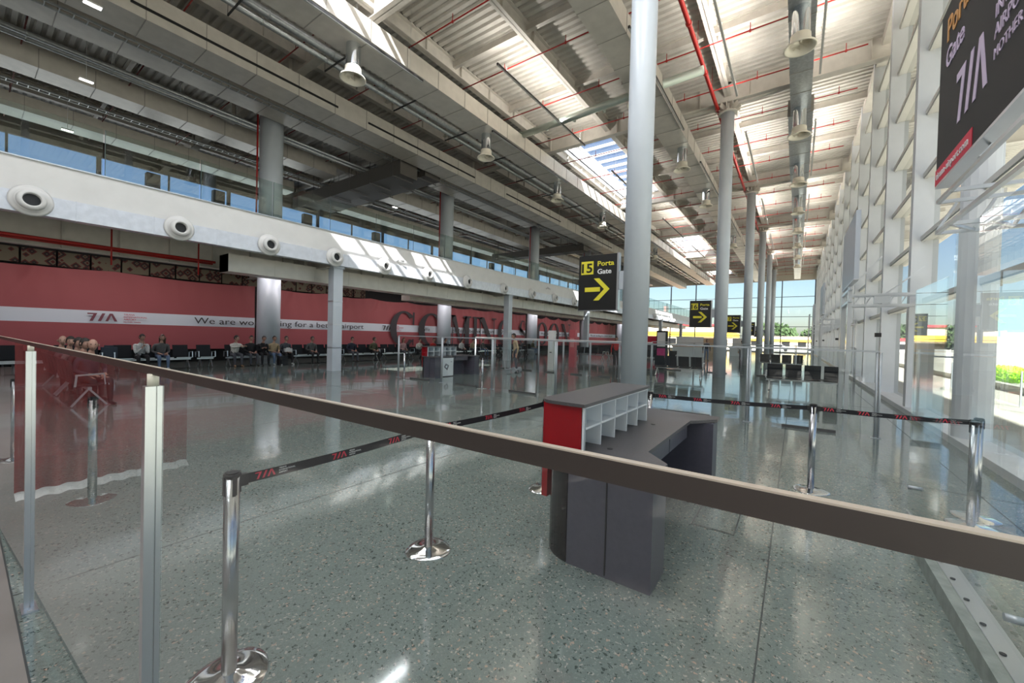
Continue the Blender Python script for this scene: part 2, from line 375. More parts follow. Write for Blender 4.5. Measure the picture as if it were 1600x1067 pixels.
for y in GY:
    for q in (1, 2):
        yy = y+3.97*q; n += 1
        if yy > YF-.5: continue
        mb = MB()
        for (a, b) in ((-34, -12.25), (-8.5, 9.8)): qq = ibeam_x(yy, a, b, 12.98, ZR, .16, .012, .02, 50); mb.add(qq.v, qq.f)
        if not any(s0-.2 < yy < s1+.2 for s0, s1 in SKY): qq = ibeam_x(yy, -12.25, -8.5, 12.98, ZR, .16, .012, .02, 50); mb.add(qq.v, qq.f)
        tag(mb.build('roof_joist', STEEL, None, (0, yy, 12.98)), 'slim steel joist crossing under the roof sheets, %s from the near end' % nth(n), 'beam', 'slim crosswise roof joists')

# ------------------------------------------------------------------ columns
for k in range(6):
    y = 8.55+11.9*k
    t = empty('round_column', (-2.85, y, 0), 'tall smooth pale grey round column, %s from the camera' % nth(k+1), 'column', 'row of tall round columns')
    r = .27
    MB().cyl((0,0,0), (0,0,12.0), r, 32).build('shaft', COLM, t)
    cr = MB().cyl((0,0,12.0), (0,0,12.06), r+.12, 24)
    for q in range(12):
        a = q*PI/6; cr.bar((math.cos(a)*.2, math.sin(a)*.2, 12.2), (math.cos(a)*.5, math.sin(a)*.5, 12.3), .025, .24)
    cr.cyl((0,0,12.06), (0,0,12.42), .16, 16)
    cr.build('capital', STEEL, t)
    arm = MB().bar((0, 0, 12.32), (-2.2, 0, 12.52), .2, .12).bar((0, 0, 12.32), (2.6, 0, 12.52), .2, .12)
    arm.build('arm', STEEL, t)
for k in range(7):
    y = 8.9+11.9*(k-1)
    t = empty('mezzanine_column', (-21, y, 0), 'thick grey round column through the mezzanine, %s from the near end' % nth(k+1), 'column', 'round columns carrying the mezzanine')
    MB().cyl((0,0,0), (0,0,4.25), .50, 32).cyl((0,0,5.2), (0,0,12.2), .5, 32).build('shaft', COLM, t)
    c = MB().cyl((0,0,4.25), (0,0,4.85), .36, 20)
    for q in range(10):
        a = q*PI/5; c.bar((math.cos(a)*.3, math.sin(a)*.3, 4.42), (math.cos(a)*.62, math.sin(a)*.62, 4.42), .03, .34)
    c.cyl((0,0,12.2), (0,0,12.5), .3, 16)
    c.build('capital', STEEL, t)
    x = MB().cyl((-.1, -.58, 5.2), (-.1, -.58, 12.2), .04, 8)
    x.build('red_riser', RED, t)
for k in range(7):
    y = 9.13+12.1*(k-1)
    t = empty('square_post', (-15.55, y, 0), 'square light grey steel post under the mezzanine edge, %s from the near end' % nth(k+1), 'column', 'square posts under the mezzanine edge')
    MB().box(-.2, -.2, 0, .2, .2, 4.3).box(-.24, -.24, 4.2, .24, .24, 4.3).build('shaft', COLM, t)
    b = MB()
    for z in (.95, 1.9, 2.85): b.box(-.21, -.21, z, .21, .21, z+.025)
    b.build('band', ALU, t)

# ------------------------------------------------------------------ mezzanine edge: duct band, vents, glass balustrade
band = MB().box(-15.46, YN, 4.30, -15.18, YF-.3, 4.79)
for k in range(60):
    y = YN+1.5+1.53*k
    if y < YF-1: band.box(-15.47, y, 4.29, -15.172, y+.02, 4.80)
tag(band.build('supply_duct', DUCTB, None, (-15.3, YN, 4.3)), 'flat silvery air duct along the mezzanine edge carrying the round jet nozzles', 'duct')
v0 = empty('jet_nozzle', (-15.18, 1.06, 4.60), 'x', 'vent', 'round jet nozzles along the mezzanine edge')
def latx(prof, n=28):
    m = MB(); vs = []
    for (r, x) in prof:
        for k in range(n): a = 2*PI*k/n; vs.append((x, r*math.cos(a), r*math.sin(a)))
    return m.add(vs, [(i*n+k, i*n+(k+1) % n, (i+1)*n+(k+1) % n, (i+1)*n+k) for i in range(len(prof)-1) for k in range(n)], 0, True)
latx([(.36, 0), (.37, .03), (.33, .06), (.30, .065), (.28, .10), (.25, .12)]).build('outer_ring', WHITE, v0)
latx([(.25, .10), (.24, .20), (.17, .24), (.15, .23), (.145, .05)]).build('nozzle', WHITE, v0)
latx([(.145, .10), (.001, .10)]).build('throat', BLACK, v0)
vy = [1.06, 3.9, 6.4, 8.85, 11.2, 13.8, 16.75, 20.2, 23.5, 26.7, 30.0, 33.4, 46, 49.5, 53, 56.5, 60, 63.5]
for k, y in enumerate(vy):
    c = v0 if k == 0 else copy_tree(v0); c.location = (-15.18, y, 4.60)
    c['label'] = 'white round jet nozzle with dark throat on the silver duct, %s from the left' % nth(k+1)
gp = 2.13
for k in range(40):
    y0 = -6.2+k*gp+.03
    if y0+gp > YF-.3: break
    e = empty('balustrade_panel', (-15.36, y0, 5.65), 'clear glass balustrade panel on the mezzanine parapet, %s from the near end' % nth(k+1), 'balustrade', 'glass balustrade panels of the mezzanine')
    MB().box(-.006, 0, 0, .006, gp-.05, 1.25).build('pane', MEZG, e)
    MB().box(-.012, -.012, 0, .012, .0, 1.25).build('edge_clip', mat('glass_edge', (.05, .09, .08), .3), e)

# dark stair/core blocks on the mezzanine and beams beneath it
for k, y in enumerate((6.6, 9.8, 15.5, 21.6, 30, 38)):
    tag(MB().box(-.22, -.3, 0, .22, .3, 5.2).build('mezzanine_pier', DARK, None, loc=(-30.5, y, 5.2)), 'dark square pier before the mezzanine windows, %s from the left' % nth(k+1), 'pillar', 'dark piers on the mezzanine')
for k, y in enumerate(GY[1:]):
    tag(ibeam_x(y+.5, -23.4, -15.6, 4.2, 4.85, .3).build('floor_beam', STEEL, None, (-23.4, y+.5, 4.2)), 'steel beam under the mezzanine floor, %s from the near end' % nth(k+1), 'beam', 'crosswise beams below the mezzanine')
m = ibeam_y(-18.6, YN, YF-.4, 3.95, 4.85, .3, stiff=1.3)
tag(m.build('edge_beam', STEEL, None, (-18.6, YN, 3.95)), 'deep light steel beam with stiffener plates below the mezzanine floor', 'beam')
d = MB().box(-17.2, 5.6, 3.66, -16.4, YF-1, 4.28)
for k in range(46): y = 5.6+1.55*k; d.box(-17.21, y, 3.65, -16.39, y+.03, 4.29)
tag(d.build('return_duct', DUCT, None, (-16.8, 5.6, 3.7)), 'cream box duct hanging under the mezzanine edge behind the square posts', 'duct')
d = MB().box(-19.9, 16, 3.62, -19.1, YF-3, 3.95)
for k in range(20): d.box(-19.92, 17+3*k, 3.6, -19.08, 17.04+3*k, 4.85)
tag(d.build('return_duct', DUCT, None, (-19.5, 16, 3.7)), 'lower flat cream duct above the seated crowd, deeper under the mezzanine', 'duct')
p = MB().cyl((-17.3, YN, 4.02), (-17.3, 5.5, 4.02), .045, 8).cyl((-17.55, YN, 3.98), (-17.55, 5.5, 3.98), .03, 8)
for y in (-6, -3.8, -1.6, .6, 2.8, 5.0): p.cyl((-17.3, y, 3.5), (-17.3, y, 4.6), .022, 6).cyl((-17.9, y, 4.02), (-17.3, y, 4.02), .02, 6)
tag(p.build('sprinkler_pipe', RED, None, (-17.3, YN, 4)), 'pair of dark red sprinkler pipes below the mezzanine at the far left', 'pipe')
for k in range(9):  # lamps added out of sight behind the edge beam to brighten the banners
    y = -6.5+7.2*k
    t = empty('linear_light', (-20.25, y, 4.50), 'added hidden lamp below the mezzanine lighting the red banners, %s from the near end' % nth(k+1), 'lamp', 'added lamps below the mezzanine')
    MB().box(-.05, 0, 0, .05, 5.6, .06).box(-.01, .5, .06, .01, .54, .35).box(-.01, 5, .06, .01, 5.04, .35).build('housing', WHITE, t)
    ld = bpy.data.lights.new('strip', 'AREA'); ld.shape = 'RECTANGLE'; ld.size = .08; ld.size_y = 5.5; ld.energy = MEZW; ld.color = (1, .93, .95)
    lo = bpy.data.objects.new('added_strip_light', ld); COL.objects.link(lo); lo.parent = t; lo.location = (0, 2.8, -.01); lo.rotation_euler = (0, .15, 0)
# kilim patterned frieze
f = MB()
for k in range(22):
    y = -4+k*.9
    f.box(-23.3, y, 3.86, -23.25, y+.84, 4.42)
tag(f.build('patterned_frieze', KIL, None, (-23.3, -4, 3.86)), 'row of patterned red and cream textile panels above the red banner', 'frieze')

# ------------------------------------------------------------------ ducts in the roof
def duct(x0, x1, y0, y1, z0, z1, label, m=DUCT, step=1.53, steps=None):
    d = MB()
    secs = steps or [(y0, y1, 0)]
    for (a, b, e) in secs:
        d.box(x0-e, a, z0, x1+e, b, z1+e)
        y = a
        while y <= b: d.box(x0-e-.012, y-.012, z0-.012, x1+e+.012, y+.012, z1+e+.012, 1); y += step
    o = d.build('roof_duct', [m, mat('duct_seam', (.34, .32, .29), .5)], None, ((x0+x1)/2, y0, z0))
    tag(o, label, 'duct', 'long box ducts under the roof')
    return o
duct(-.5, .2, YN, 76, 11.6, 12.2, 'silvery box duct with steps in width between the columns and the glass facade', GALV, 1.5, [(YN, 21.3, 0), (21.3, 30, .10), (30, 76, .05)])
duct(-5.75, -4.75, YN, 76, 11.5, 12.2, 'box duct just left of the row of round columns', DUCT, 1.53, [(YN, 15, 0), (15, 76, .06)])
duct(-13.05, -11.75, YN, 76, 11.25, 11.95, 'bright box duct left of the skylights carrying the nearest steel diffuser')
d4 = duct(-17.7, -16.45, YN, 77, 11.0, 11.85, 'widest cream box duct over the mezzanine edge with dark light slots')
for k, (a, b) in enumerate([(-4.5, 2.0), (3.0, 9.6), (11.1, 18.6), (21.9, 29.6), (33.5, 41), (45, 52.7)]):
    s = MB().box(-16.44, a, 11.28, -16.41, b, 11.36); s.box(-16.425, a+.01, 11.30, -16.40, b-.01, 11.34)
    s.build('light_slot', BLACK, d4, (-17.075, YN, 11.0))
duct(-20.3, -19.1, YN, 30, 11.45, 12.15, 'shaded box duct behind the widest duct over the mezzanine', DUCT)
duct(-25.2, -24.0, YN, 14.0, 11.45, 12.15, 'box duct in the dark over the middle of the mezzanine', DUCT)
duct(-30.7, -29.4, YN, 14.0, 11.45, 12.15, 'leftmost box duct near the mezzanine windows', DUCT)
duct(-25.2, -24.0, 18, 60, 11.3, 12.0, 'box duct continuing over the mezzanine beyond the large cross duct', DUCT)
duct(-30.7, -29.4, 18, 60, 11.3, 12.0, 'box duct nearest the far mezzanine windows beyond the large cross duct', DUCT)
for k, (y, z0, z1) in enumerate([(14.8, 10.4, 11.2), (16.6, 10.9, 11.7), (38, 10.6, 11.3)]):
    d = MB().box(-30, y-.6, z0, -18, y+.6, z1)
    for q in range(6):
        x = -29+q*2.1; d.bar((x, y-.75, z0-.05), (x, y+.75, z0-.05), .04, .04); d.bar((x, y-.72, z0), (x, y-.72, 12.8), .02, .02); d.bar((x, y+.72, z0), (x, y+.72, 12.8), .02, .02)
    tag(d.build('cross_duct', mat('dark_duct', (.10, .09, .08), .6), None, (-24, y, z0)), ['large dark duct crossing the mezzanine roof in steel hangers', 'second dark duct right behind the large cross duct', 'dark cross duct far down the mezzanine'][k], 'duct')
# round silver tube crossing right above the nearest skylight edge
c = MB().cyl((-12.0, 17.0, 12.0), (-3.2, 16.6, 12.0), .16, 16)
for x in (-11.9, -10.4, -8.9, -7.4, -5.9): c.cyl((x, 16.99, 12.0), (x+.05, 16.99, 12.0), .175, 16)
tag(c.build('spiral_duct', mat('pale_tube', (.55, .62, .56), .3, .5), None, (-7.5, 16.8, 12)), 'round pale green silver tube crossing between two box ducts before the skylight', 'duct')
for k, (x, z, r, lab) in enumerate([(-14.15, 11.8, .15, 'thick grey insulated pipe'), (-14.6, 11.75, .10, 'thinner grey pipe'), (-22.3, 11.8, .1, 'grey pipe over the mezzanine columns'), (-22.7, 11.8, .1, 'second grey pipe over the mezzanine columns')]):
    m = MB().cyl((x, YN, z), (x, 76, z), r, 12)
    for q in range(42): y = YN+1+q*2.2; m.cyl((x, y, z), (x, y+.04, z), r*1.15, 12).cyl((x, y+.02, z), (x, y+.02, ZR), .008, 5)
    tag(m.build('service_pipe', GALV, None, (x, YN, z)), lab+' running the whole length under the roof', 'pipe', 'grey service pipes')
for k, (x, z) in enumerate([(-13.65, 12.15), (-5.95, 12.5), (-18.6, 11.2), (-27.5, 11.9)]):
    t = MB()
    for e in (-.15, .15): t.box(x+e-.012, YN, z, x+e+.012, 76, z+.07)
    for q in range(300):
        y = YN+q*.3
        if y < 76: t.box(x-.15, y, z, x+.15, y+.025, z+.012)
    tag(t.build('cable_tray', GALV, None, (x, YN, z)), ['cable tray beside the thick grey pipe', 'cable tray above the duct left of the round columns', 'cable tray behind the widest duct', 'cable tray far over the mezzanine'][k]+', hung from the roof', 'cable tray', 'ladder cable trays')
for k in range(24):
    y = 1.8+3.2*k
    m = MB().box(-15.0, y-.02, 11.55, -13.3, y+.02, 11.6).cyl((-15.0, y, 11.55), (-15.0, y, ZR), .008, 5).cyl((-13.3, y, 11.55), (-13.3, y, ZR), .008, 5)
    tag(m.build('pipe_hanger', mat('hanger_dark', (.05, .05, .05), .6), None, (-14, y, 11.55)), 'dark trapeze hanger under the grey pipes, %s from the near end' % nth(k+1), 'hanger', 'trapeze hangers of the grey pipes')
# sprinkler system
m = MB().cyl((-3.25, YN, 12.25), (-3.25, 76, 12.25), .075, 12)
for q in range(60): y = YN+.7+q*1.5; m.cyl((-3.25, y, 12.25), (-3.25, y+.09, 12.25), .10, 12) if q % 2 else m.cyl((-3.25, y, 12.3), (-3.25, y, ZR), .01, 5)
tag(m.build('sprinkler_main', RED, None, (-3.25, YN, 12.25)), 'thick bright red sprinkler main beside the tops of the round columns', 'pipe')
for k in range(26):
    y = .9+2.97*k
    m = MB().cyl((-13.2, y, 12.28), (1.75, y, 12.28), .024, 6)
    for q in range(6):
        x = -12.6+q*2.75; m.cyl((x, y, 12.28), (x, y, 12.55), .014, 6).cyl((x, y, 12.24), (x, y, 12.31), .04, 6)
    tag(m.build('sprinkler_branch', RED, None, (-13.2, y, 12.28)), 'thin red sprinkler branch with upright heads across the hall roof, %s from the near end' % nth(k+1), 'pipe', 'thin red sprinkler branches over the hall')
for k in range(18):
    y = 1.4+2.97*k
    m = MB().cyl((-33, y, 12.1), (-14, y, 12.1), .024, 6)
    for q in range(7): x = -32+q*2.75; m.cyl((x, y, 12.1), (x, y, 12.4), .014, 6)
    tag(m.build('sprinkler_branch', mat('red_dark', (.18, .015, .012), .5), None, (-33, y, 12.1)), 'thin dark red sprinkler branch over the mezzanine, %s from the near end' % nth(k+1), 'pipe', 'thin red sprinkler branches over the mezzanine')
# steel air diffusers
dz = empty('swirl_diffuser', (0, 0, 0), 'x', 'diffuser', None)
MB().lathe([(.235, .30), (.235, 1.15)], n=24).build('tube', mat('mirror_steel', (.62, .66, .70), .12, 1.0), dz)
MB().lathe([(.245, .36), (.26, .34), (.265, .22), (.30, .10), (.41, .02), (.42, -.02), (.38, -.02), (.31, .05), (.26, .14), (.25, .30), (.001, .30)], n=28).build('bell', BELL, dz)
bl = MB()
for q in range(8):
    a = q*PI/4; bl.add([(0,0,.12), (.24*math.cos(a), .24*math.sin(a), .05), (.24*math.cos(a+.5), .24*math.sin(a+.5), .16)], [(0,1,2)])
bl.lathe([(.05, .10), (.05, .16)], n=10)
bl.build('swirl_blade', BELL, dz)
hg = MB().cyl((-.16, 0, 1.1), (-.16, 0, 2.9), .004, 4).cyl((.16, 0, 1.1), (.16, 0, 2.9), .004, 4)
hg.build('hanger_wire', GALV, dz)
first = True
for (x, z, ys, w) in [(-.17, 10.45, [8.4, 14.6, 20.8, 27.2, 33.2, 39.0, 45.0, 51, 57], 'facade-side silver duct'), (-5.06, 10.4, [8.0, 14.8, 21.7, 28.4, 35.3, 42.2], 'duct beside the columns'), (-12.4, 10.15, [.8, 7.75, 14.8, 21.8, 28.9, 36, 43], 'duct left of the skylights')]:
    for k, y in enumerate(ys):
        c = dz if first else copy_tree(dz); first = False
        c.location = (x, y, z); c['label'] = 'steel tube diffuser under the %s, %s from the near end' % (w, nth(k+1)); c['group'] = 'tube diffusers under the '+w
# linear lights, unlit fixtures given added light strips to brighten the hall
UPW, DNN = 65, 76
def tube(x, y0, y1, z, dark, label, grp):
    t = empty('linear_light', (x, y0, z), label, 'lamp', grp)
    MB().box(-.035, 0, 0, .035, y1-y0, .08).build('housing', mat('tube_dark', (.02, .02, .022), .5) if dark else WHITE, t)
    MB().box(-.03, .02, -.012, .03, y1-y0-.02, 0).build('lens', mat('lens_grey', (.45, .45, .44), .4), t)
    L_ = y1-y0
    def strip(pw, up):
        ld = bpy.data.lights.new('strip', 'AREA'); ld.shape = 'RECTANGLE'; ld.size = .06; ld.size_y = L_-.1; ld.energy = pw; ld.color = (1, .95, .88) if up else (.93, .97, 1)
        lo = bpy.data.objects.new('added_strip_light', ld); COL.objects.link(lo); lo.parent = t; lo.location = (0, L_/2, .085 if up else -.016)
        lo.rotation_euler = (PI, 0, 0) if up else (0, 0, 0)
    if x in (-9.45, .42, -2.3): strip(UPW*1.15 if x == -9.45 else UPW, True)  # added upward light to brighten the roof deck
    if y0 < 3: strip(DNN, False)  # added downward fill from the unseen rows above and behind the camera
    MB().cyl((0, .6, .08), (0, .6, ZR-z), .004, 4).cyl((0, y1-y0-.6, .08), (0, y1-y0-.6, ZR-z), .004, 4).build('wire', GALV, t)
for k in range(-1, 6):
    y0 = 11.8+11.4*(k-1)
    tube(-9.45, y0, y0+7.6, 11.8, True, 'long dark linear lamp hanging below the skylight line, %s from the near end' % nth(k+2), 'dark linear lamps')
    tube(-11.55 if k else -11.5, 14.2+11.4*(k-1), 21.4+11.4*(k-1), 10.9, True, 'dark linear lamp beside the tube diffusers left of the skylights, %s from the near end' % nth(k+2), 'dark linear lamps')
    tube(-4.55, 12.2+11.4*(k-1), 19.6+11.4*(k-1), 11.35, True, 'dark linear lamp under the duct beside the columns, %s from the near end' % nth(k+2), 'dark linear lamps')
    tube(.42, 11.5+11.2*(k-1), 18.9+11.2*(k-1), 11.8, False, 'white linear lamp right of the silver facade-side duct, %s from the near end' % nth(k+2), 'white linear lamps')
    tube(-2.3, 11.3+11.0*(k-1), 18.8+11.0*(k-1), 11.8, False, 'white linear lamp right of the round columns, %s from the near end' % nth(k+2), 'white linear lamps')

# ------------------------------------------------------------------ red banners on the left
def banner(y0, y1, label):
    n = int((y1-y0)/.12); nz = 26; vs = []; z0, z1 = .62, 3.86
    sw = [random.uniform(y0, y1) for _ in range(3)]
    for i in range(n+1):
        y = y0+(y1-y0)*i/n
        for jz in range(nz+1):
            z = z0+(z1-z0)*jz/nz; h = (z-z0)/(z1-z0)
            t = (i/n)*4 % 1
            sag = (.10 if y1 < 40 else .30)*(4*t*(1-t))*h**3
            x = -23.05+.035*math.sin(y*2.3+3*h)*h+.02*math.sin(y*9+h*6)*h*h
            for s in sw:
                dd = (y-s)+(1-h)*1.4; x += .09*math.exp(-(dd/.16)**2)*h
            vs.append((x, y, z-sag))
    fs = [(i*(nz+1)+q, (i+1)*(nz+1)+q, (i+1)*(nz+1)+q+1, i*(nz+1)+q+1) for i in range(n) for q in range(nz)]
    e = empty('wall_banner', (-23.05, y0, 0), label, 'banner', 'red wall banners')
    o = (-23.05, y0, 0); mb = MB(); mb.add(vs, fs, 0, True); mb.build('cloth', BAN, e, o)
    return e, o
B = []
for (a, b, lab) in [(-12, 9.1, 'long dusky red banner with airport logo and slogan at the left edge'), (9.9, 22.15, 'red banner segment with slogan and first big letters behind the square post'), (23.2, 34.6, 'red banner segment with large dark letters right of the counter'), (36.0, 47.4, 'red banner segment with sagging swags farther down the wall'), (49.5, 60, 'farthest red banner segment beside the round column')]:
    B.append(banner(a, b, lab))
def on_banner(y): 
    for (e, o), (a, b) in zip(B, [(-12, 9.5), (9.5, 22.6), (22.6, 35.3), (35.3, 48.4), (48.4, 80)]):
        if a <= y < b: return e, o
UY, VZ = (0, 1, 0), (0, 0, 1)
XB = -22.93
def btext(s, y, z, size, m, fitw=None, bold=0.):
    e, o = on_banner(y); text(s, (XB, y, z), UY, VZ, size, m, e, 'lettering', bold, fitw, o)
def logo(y, z, h, parent, o, m):
    mb = MB(); flatpoly(mb, LOGO, (XB, y, z), UY, VZ, h*.93, h, .004); mb.build('airport_logo', m, parent, o)
def names(y, z0):
    for k, s in enumerate(['TIRANA', 'INTERNATIONAL', 'AIRPORT', 'MOTHER TERESA']):
        btext(s, y, z0+.29-.10*k, .095 if k < 3 else .07, LOGOR)
for yl in (3.05, 16.9, 30.3, 44.0):
    e, o = on_banner(yl); logo(yl, 1.79, .32, e, o, BROWNR if yl < 5 else LETG); names(yl+1.05, 1.77)
btext('We are wor', 6.5, 1.82, .42, LETG, 2.75)
btext('king for a better airport', 10.05, 1.82, .42, LETG, 5.4)
btext('We', 20.6, 1.82, .40, LETG); btext('go for a better airport', 23.6, 1.82, .40, LETG, 5.6)
btext('We are working for a better airport', 37.5, 1.82, .40, LETG, 8.5); btext('We are working for a better airport', 50.5, 1.82, .40, LETG, 8.0)
# big didone letters COMING SOON
def ell(cx, cy, rx, ry, a0, a1, n=28): return [(cx+rx*math.cos(a0+(a1-a0)*k/n), cy+ry*math.sin(a0+(a1-a0)*k/n)) for k in range(n+1)]
def ring(ow, iw, a0, a1):   # outer ellipse minus narrower inner, as quads
    n = 36; P = []
    for k in range(n):
        A = a0+(a1-a0)*k/n; Bq = a0+(a1-a0)*(k+1)/n
        P.append([(.5+ow*math.cos(A), .5+.5*math.sin(A)), (.5+ow*math.cos(Bq), .5+.5*math.sin(Bq)), (.5+iw*math.cos(Bq), .5+.45*math.sin(Bq)), (.5+iw*math.cos(A), .5+.45*math.sin(A))])
    return P
def bx(x0, y0, x1, y1): return [(x0,y0),(x1,y0),(x1,y1),(x0,y1)]
def stem(x, w): return [bx(x, .04, x+w, .96), bx(x-.09, 0, x+w+.09, .05), bx(x-.09, .95, x+w+.09, 1)]
GLY = {'O': ring(.48, .26, 0, 2*PI), 'C': ring(.48, .26, .75, 2*PI-.75)+[bx(.82, .62, .88, .98), bx(.82, .02, .86, .2)],
 'G': ring(.48, .26, .75, 2*PI-.55)+[bx(.82, .62, .88, .98), bx(.68, .04, .90, .42), bx(.6, .40, .98, .45)],
 'I': stem(.4, .2), 'M': stem(.12, .04)+stem(.72, .2)+[[(.5, .06), (.56, .06), (.28, 1), (.08, 1)], [(.5, .06), (.56, .06), (.80, 1), (.74, 1)]],
 'N': stem(.14, .04)+[[(.70, 0), (.86, 0), (.34, 1), (.12, 1)][::1]]+stem(.82, .04), 
 'S': [[(.2,.0),(.26,0),(.26,.32),(.2,.32)], [(.74,.70),(.80,.70),(.80,1),(.74,1)]]+[[a, b2, c2, d2] for a, b2, c2, d2 in
   [((.16+.0,.74),(.34,.70),(.42,.97),(.36,1.0)), ((.36,1.0),(.42,.96),(.66,.95),(.6,1.0)), ((.6,1),(.64,.94),(.76,.76),(.79,.8)), ((.16,.74),(.22,.56),(.70,.36),(.66,.52)) , ((.22,.56),(.16,.74),(.34,.70),(.66,.52)), ((.66,.52),(.70,.36),(.84,.28),(.84,.34)), ((.62,.3),(.84,.30),(.70,.03),(.58,.04)), ((.58,.04),(.70,.03),(.42,0),(.4,.05)), ((.22,.2),(.28,.24),(.45,.05),(.40,0))]]}
big = [('C', 17.45, 2.5), ('O', 20.0, 2.7), ('M', 23.3, 2.6), ('I', 25.5, 2.0), ('N', 26.7, 2.9), ('G', 29.7, 2.6), ('S', 33.0, 1.9), ('O', 36.6, 2.4), ('O', 39.3, 2.4), ('N', 42.0, 2.6)]
for ch, y, w in big:
    e, o = on_banner(y); mb = MB(); flatpoly(mb, GLY[ch], (XB+.03, y, .70), UY, VZ, w, 2.5, .004); mb.build('big_letter', LETG, e, o)

# ------------------------------------------------------------------ belt posts
def belt_post(loc, label, lean=0, wavy=True):
    t = empty('belt_post', loc, label, 'barrier post', 'chrome belt posts')
    def wob(a, r, z): return 1+.05*math.sin(3*a+1)*(r/.17)
    MB().lathe([(.001, .030), (.045, .028), (.06, .020), (.13, .014), (.165, .006), (.172, .0), (.001, 0)], n=40, wob=wob).build('base', CHROME, t)
    MB().cyl((0,0,.02), (0,0,.955), .032, 24).build('pole', POLE, t)
    h = MB().cyl((0,0,.953), (0,0,.968), .036, 24).cyl((0,0,.968), (0,0,.974), .028, 24).box(-.009, -.036, .87, .009, .036, .955).box(-.036, -.009, .87, .036, .009, .955)
    h.build('belt_head', BLACK, t); return t
posts = {'a': (-2.14, .76), 'b': (-2.24, 2.11), 'c': (-2.18, 3.72), 'h': (-1.95, 5.3), 'd': (.18, 5.60), 'e': (1.46, 5.75)}
posts_extra = (1.36, 5.62)
plab = {'a': 'tall-looking chrome belt post in the left foreground with black head', 'b': 'chrome belt post standing on the floor in the middle of the foreground', 'c': 'chrome belt post whose base peeks out behind the red side of the nearest desk', 'h': 'chrome belt post hidden behind the nearest desk', 'd': 'chrome belt post right of the nearest desk with round shiny base', 'e': 'rightmost chrome belt post near the glass facade'}
for k in 'abcde': belt_post((*posts[k], 0), plab[k])
belt_post((1.36, 5.45, 0), 'second chrome belt post at the right standing close in front of the rightmost one')
def belt(p, q, label, logos=3, sag=.012):
    p = Vector((*p, 0)); q = Vector((*q, 0)); d = (q-p); Ln = d.length; u = d.normalized(); nrm = Vector((u.y, -u.x, 0))
    e = empty('barrier_belt', (p.x, p.y, .90), label, 'barrier belt', 'black barrier belts'); o = (p.x, p.y, .90)
    m = MB(); n = 14; vs = []
    for k in range(n+1):
        t = k/n; z = .925-4*sag*t*(1-t); c = p+u*(.05+(Ln-.1)*t)
        for s in (-1, 1):
            for h in (-.024, .024): vs.append((c.x+nrm.x*.0012*s, c.y+nrm.y*.0012*s, z+h))
    fs = []
    for k in range(n): a = 4*k; b = a+4; fs += [(a, b, b+1, a+1), (a+3, b+3, b+2, a+2), (a+1, b+1, b+3, a+3), (a, a+2, b+2, b)]
    m.add(vs, fs, 0, False); m.build('webbing', BELT, e, o)
    for k in range(logos):
        t = (k+.12)/logos if logos > 1 else .4
        z = .925-4*sag*t*(1-t)-.016; c = p+u*(.05+(Ln-.1)*t)+nrm*.003
        mb = MB(); flatpoly(mb, LOGO, (c.x, c.y, z), tuple(u), VZ, .034, .034, .0006); mb.build('airport_logo', LOGOR, e, o)
        for q2, s in enumerate(['TIRANA', 'INTERNATIONAL', 'AIRPORT']):
            c2 = c+u*.115; text(s, (c2.x, c2.y, z+.024-.012*q2), tuple(u), VZ, .011, WTXT, e, 'lettering', 0, None, o, .0004)
    b = MB(); c = p+u*.045; b.bar((c.x-u.x*.02, c.y-u.y*.02, .925), (c.x+u.x*.02, c.y+u.y*.02, .925), .03, .055)
    b.build('belt_clip', BLACK, e, o); b = MB(); c = q-u*.045; b.bar((c.x-u.x*.015, c.y-u.y*.015, .925), (c.x+u.x*.015, c.y+u.y*.015, .925), .03, .055); b.build('belt_clip', BLACK, e, o)
belt(posts['a'], posts['b'], 'black belt with red airport logos between the two foreground chrome posts', 3)
belt(posts['b'], posts['c'], 'black belt from the middle foreground post to the red side of the desk', 3)
belt(posts['c'], (-1.52, 5.25), 'black belt running behind the nearest desk', 3)
belt((-1.52, 5.25), posts['d'], 'black belt right of the nearest desk before the shiny floor', 4)
belt(posts['d'], posts['e'], 'black belt between the two posts at the right', 4)
belt_post((-1.52, 5.25, 0), plab['h'])
for k, (x, y) in enumerate([(-11.2, 9.2), (-7.8, 9.4), (-.9, 20.8)]): belt_post((x, y, 0), 'distant chrome belt post at the second glass screen, %s from the left' % nth(k+1))

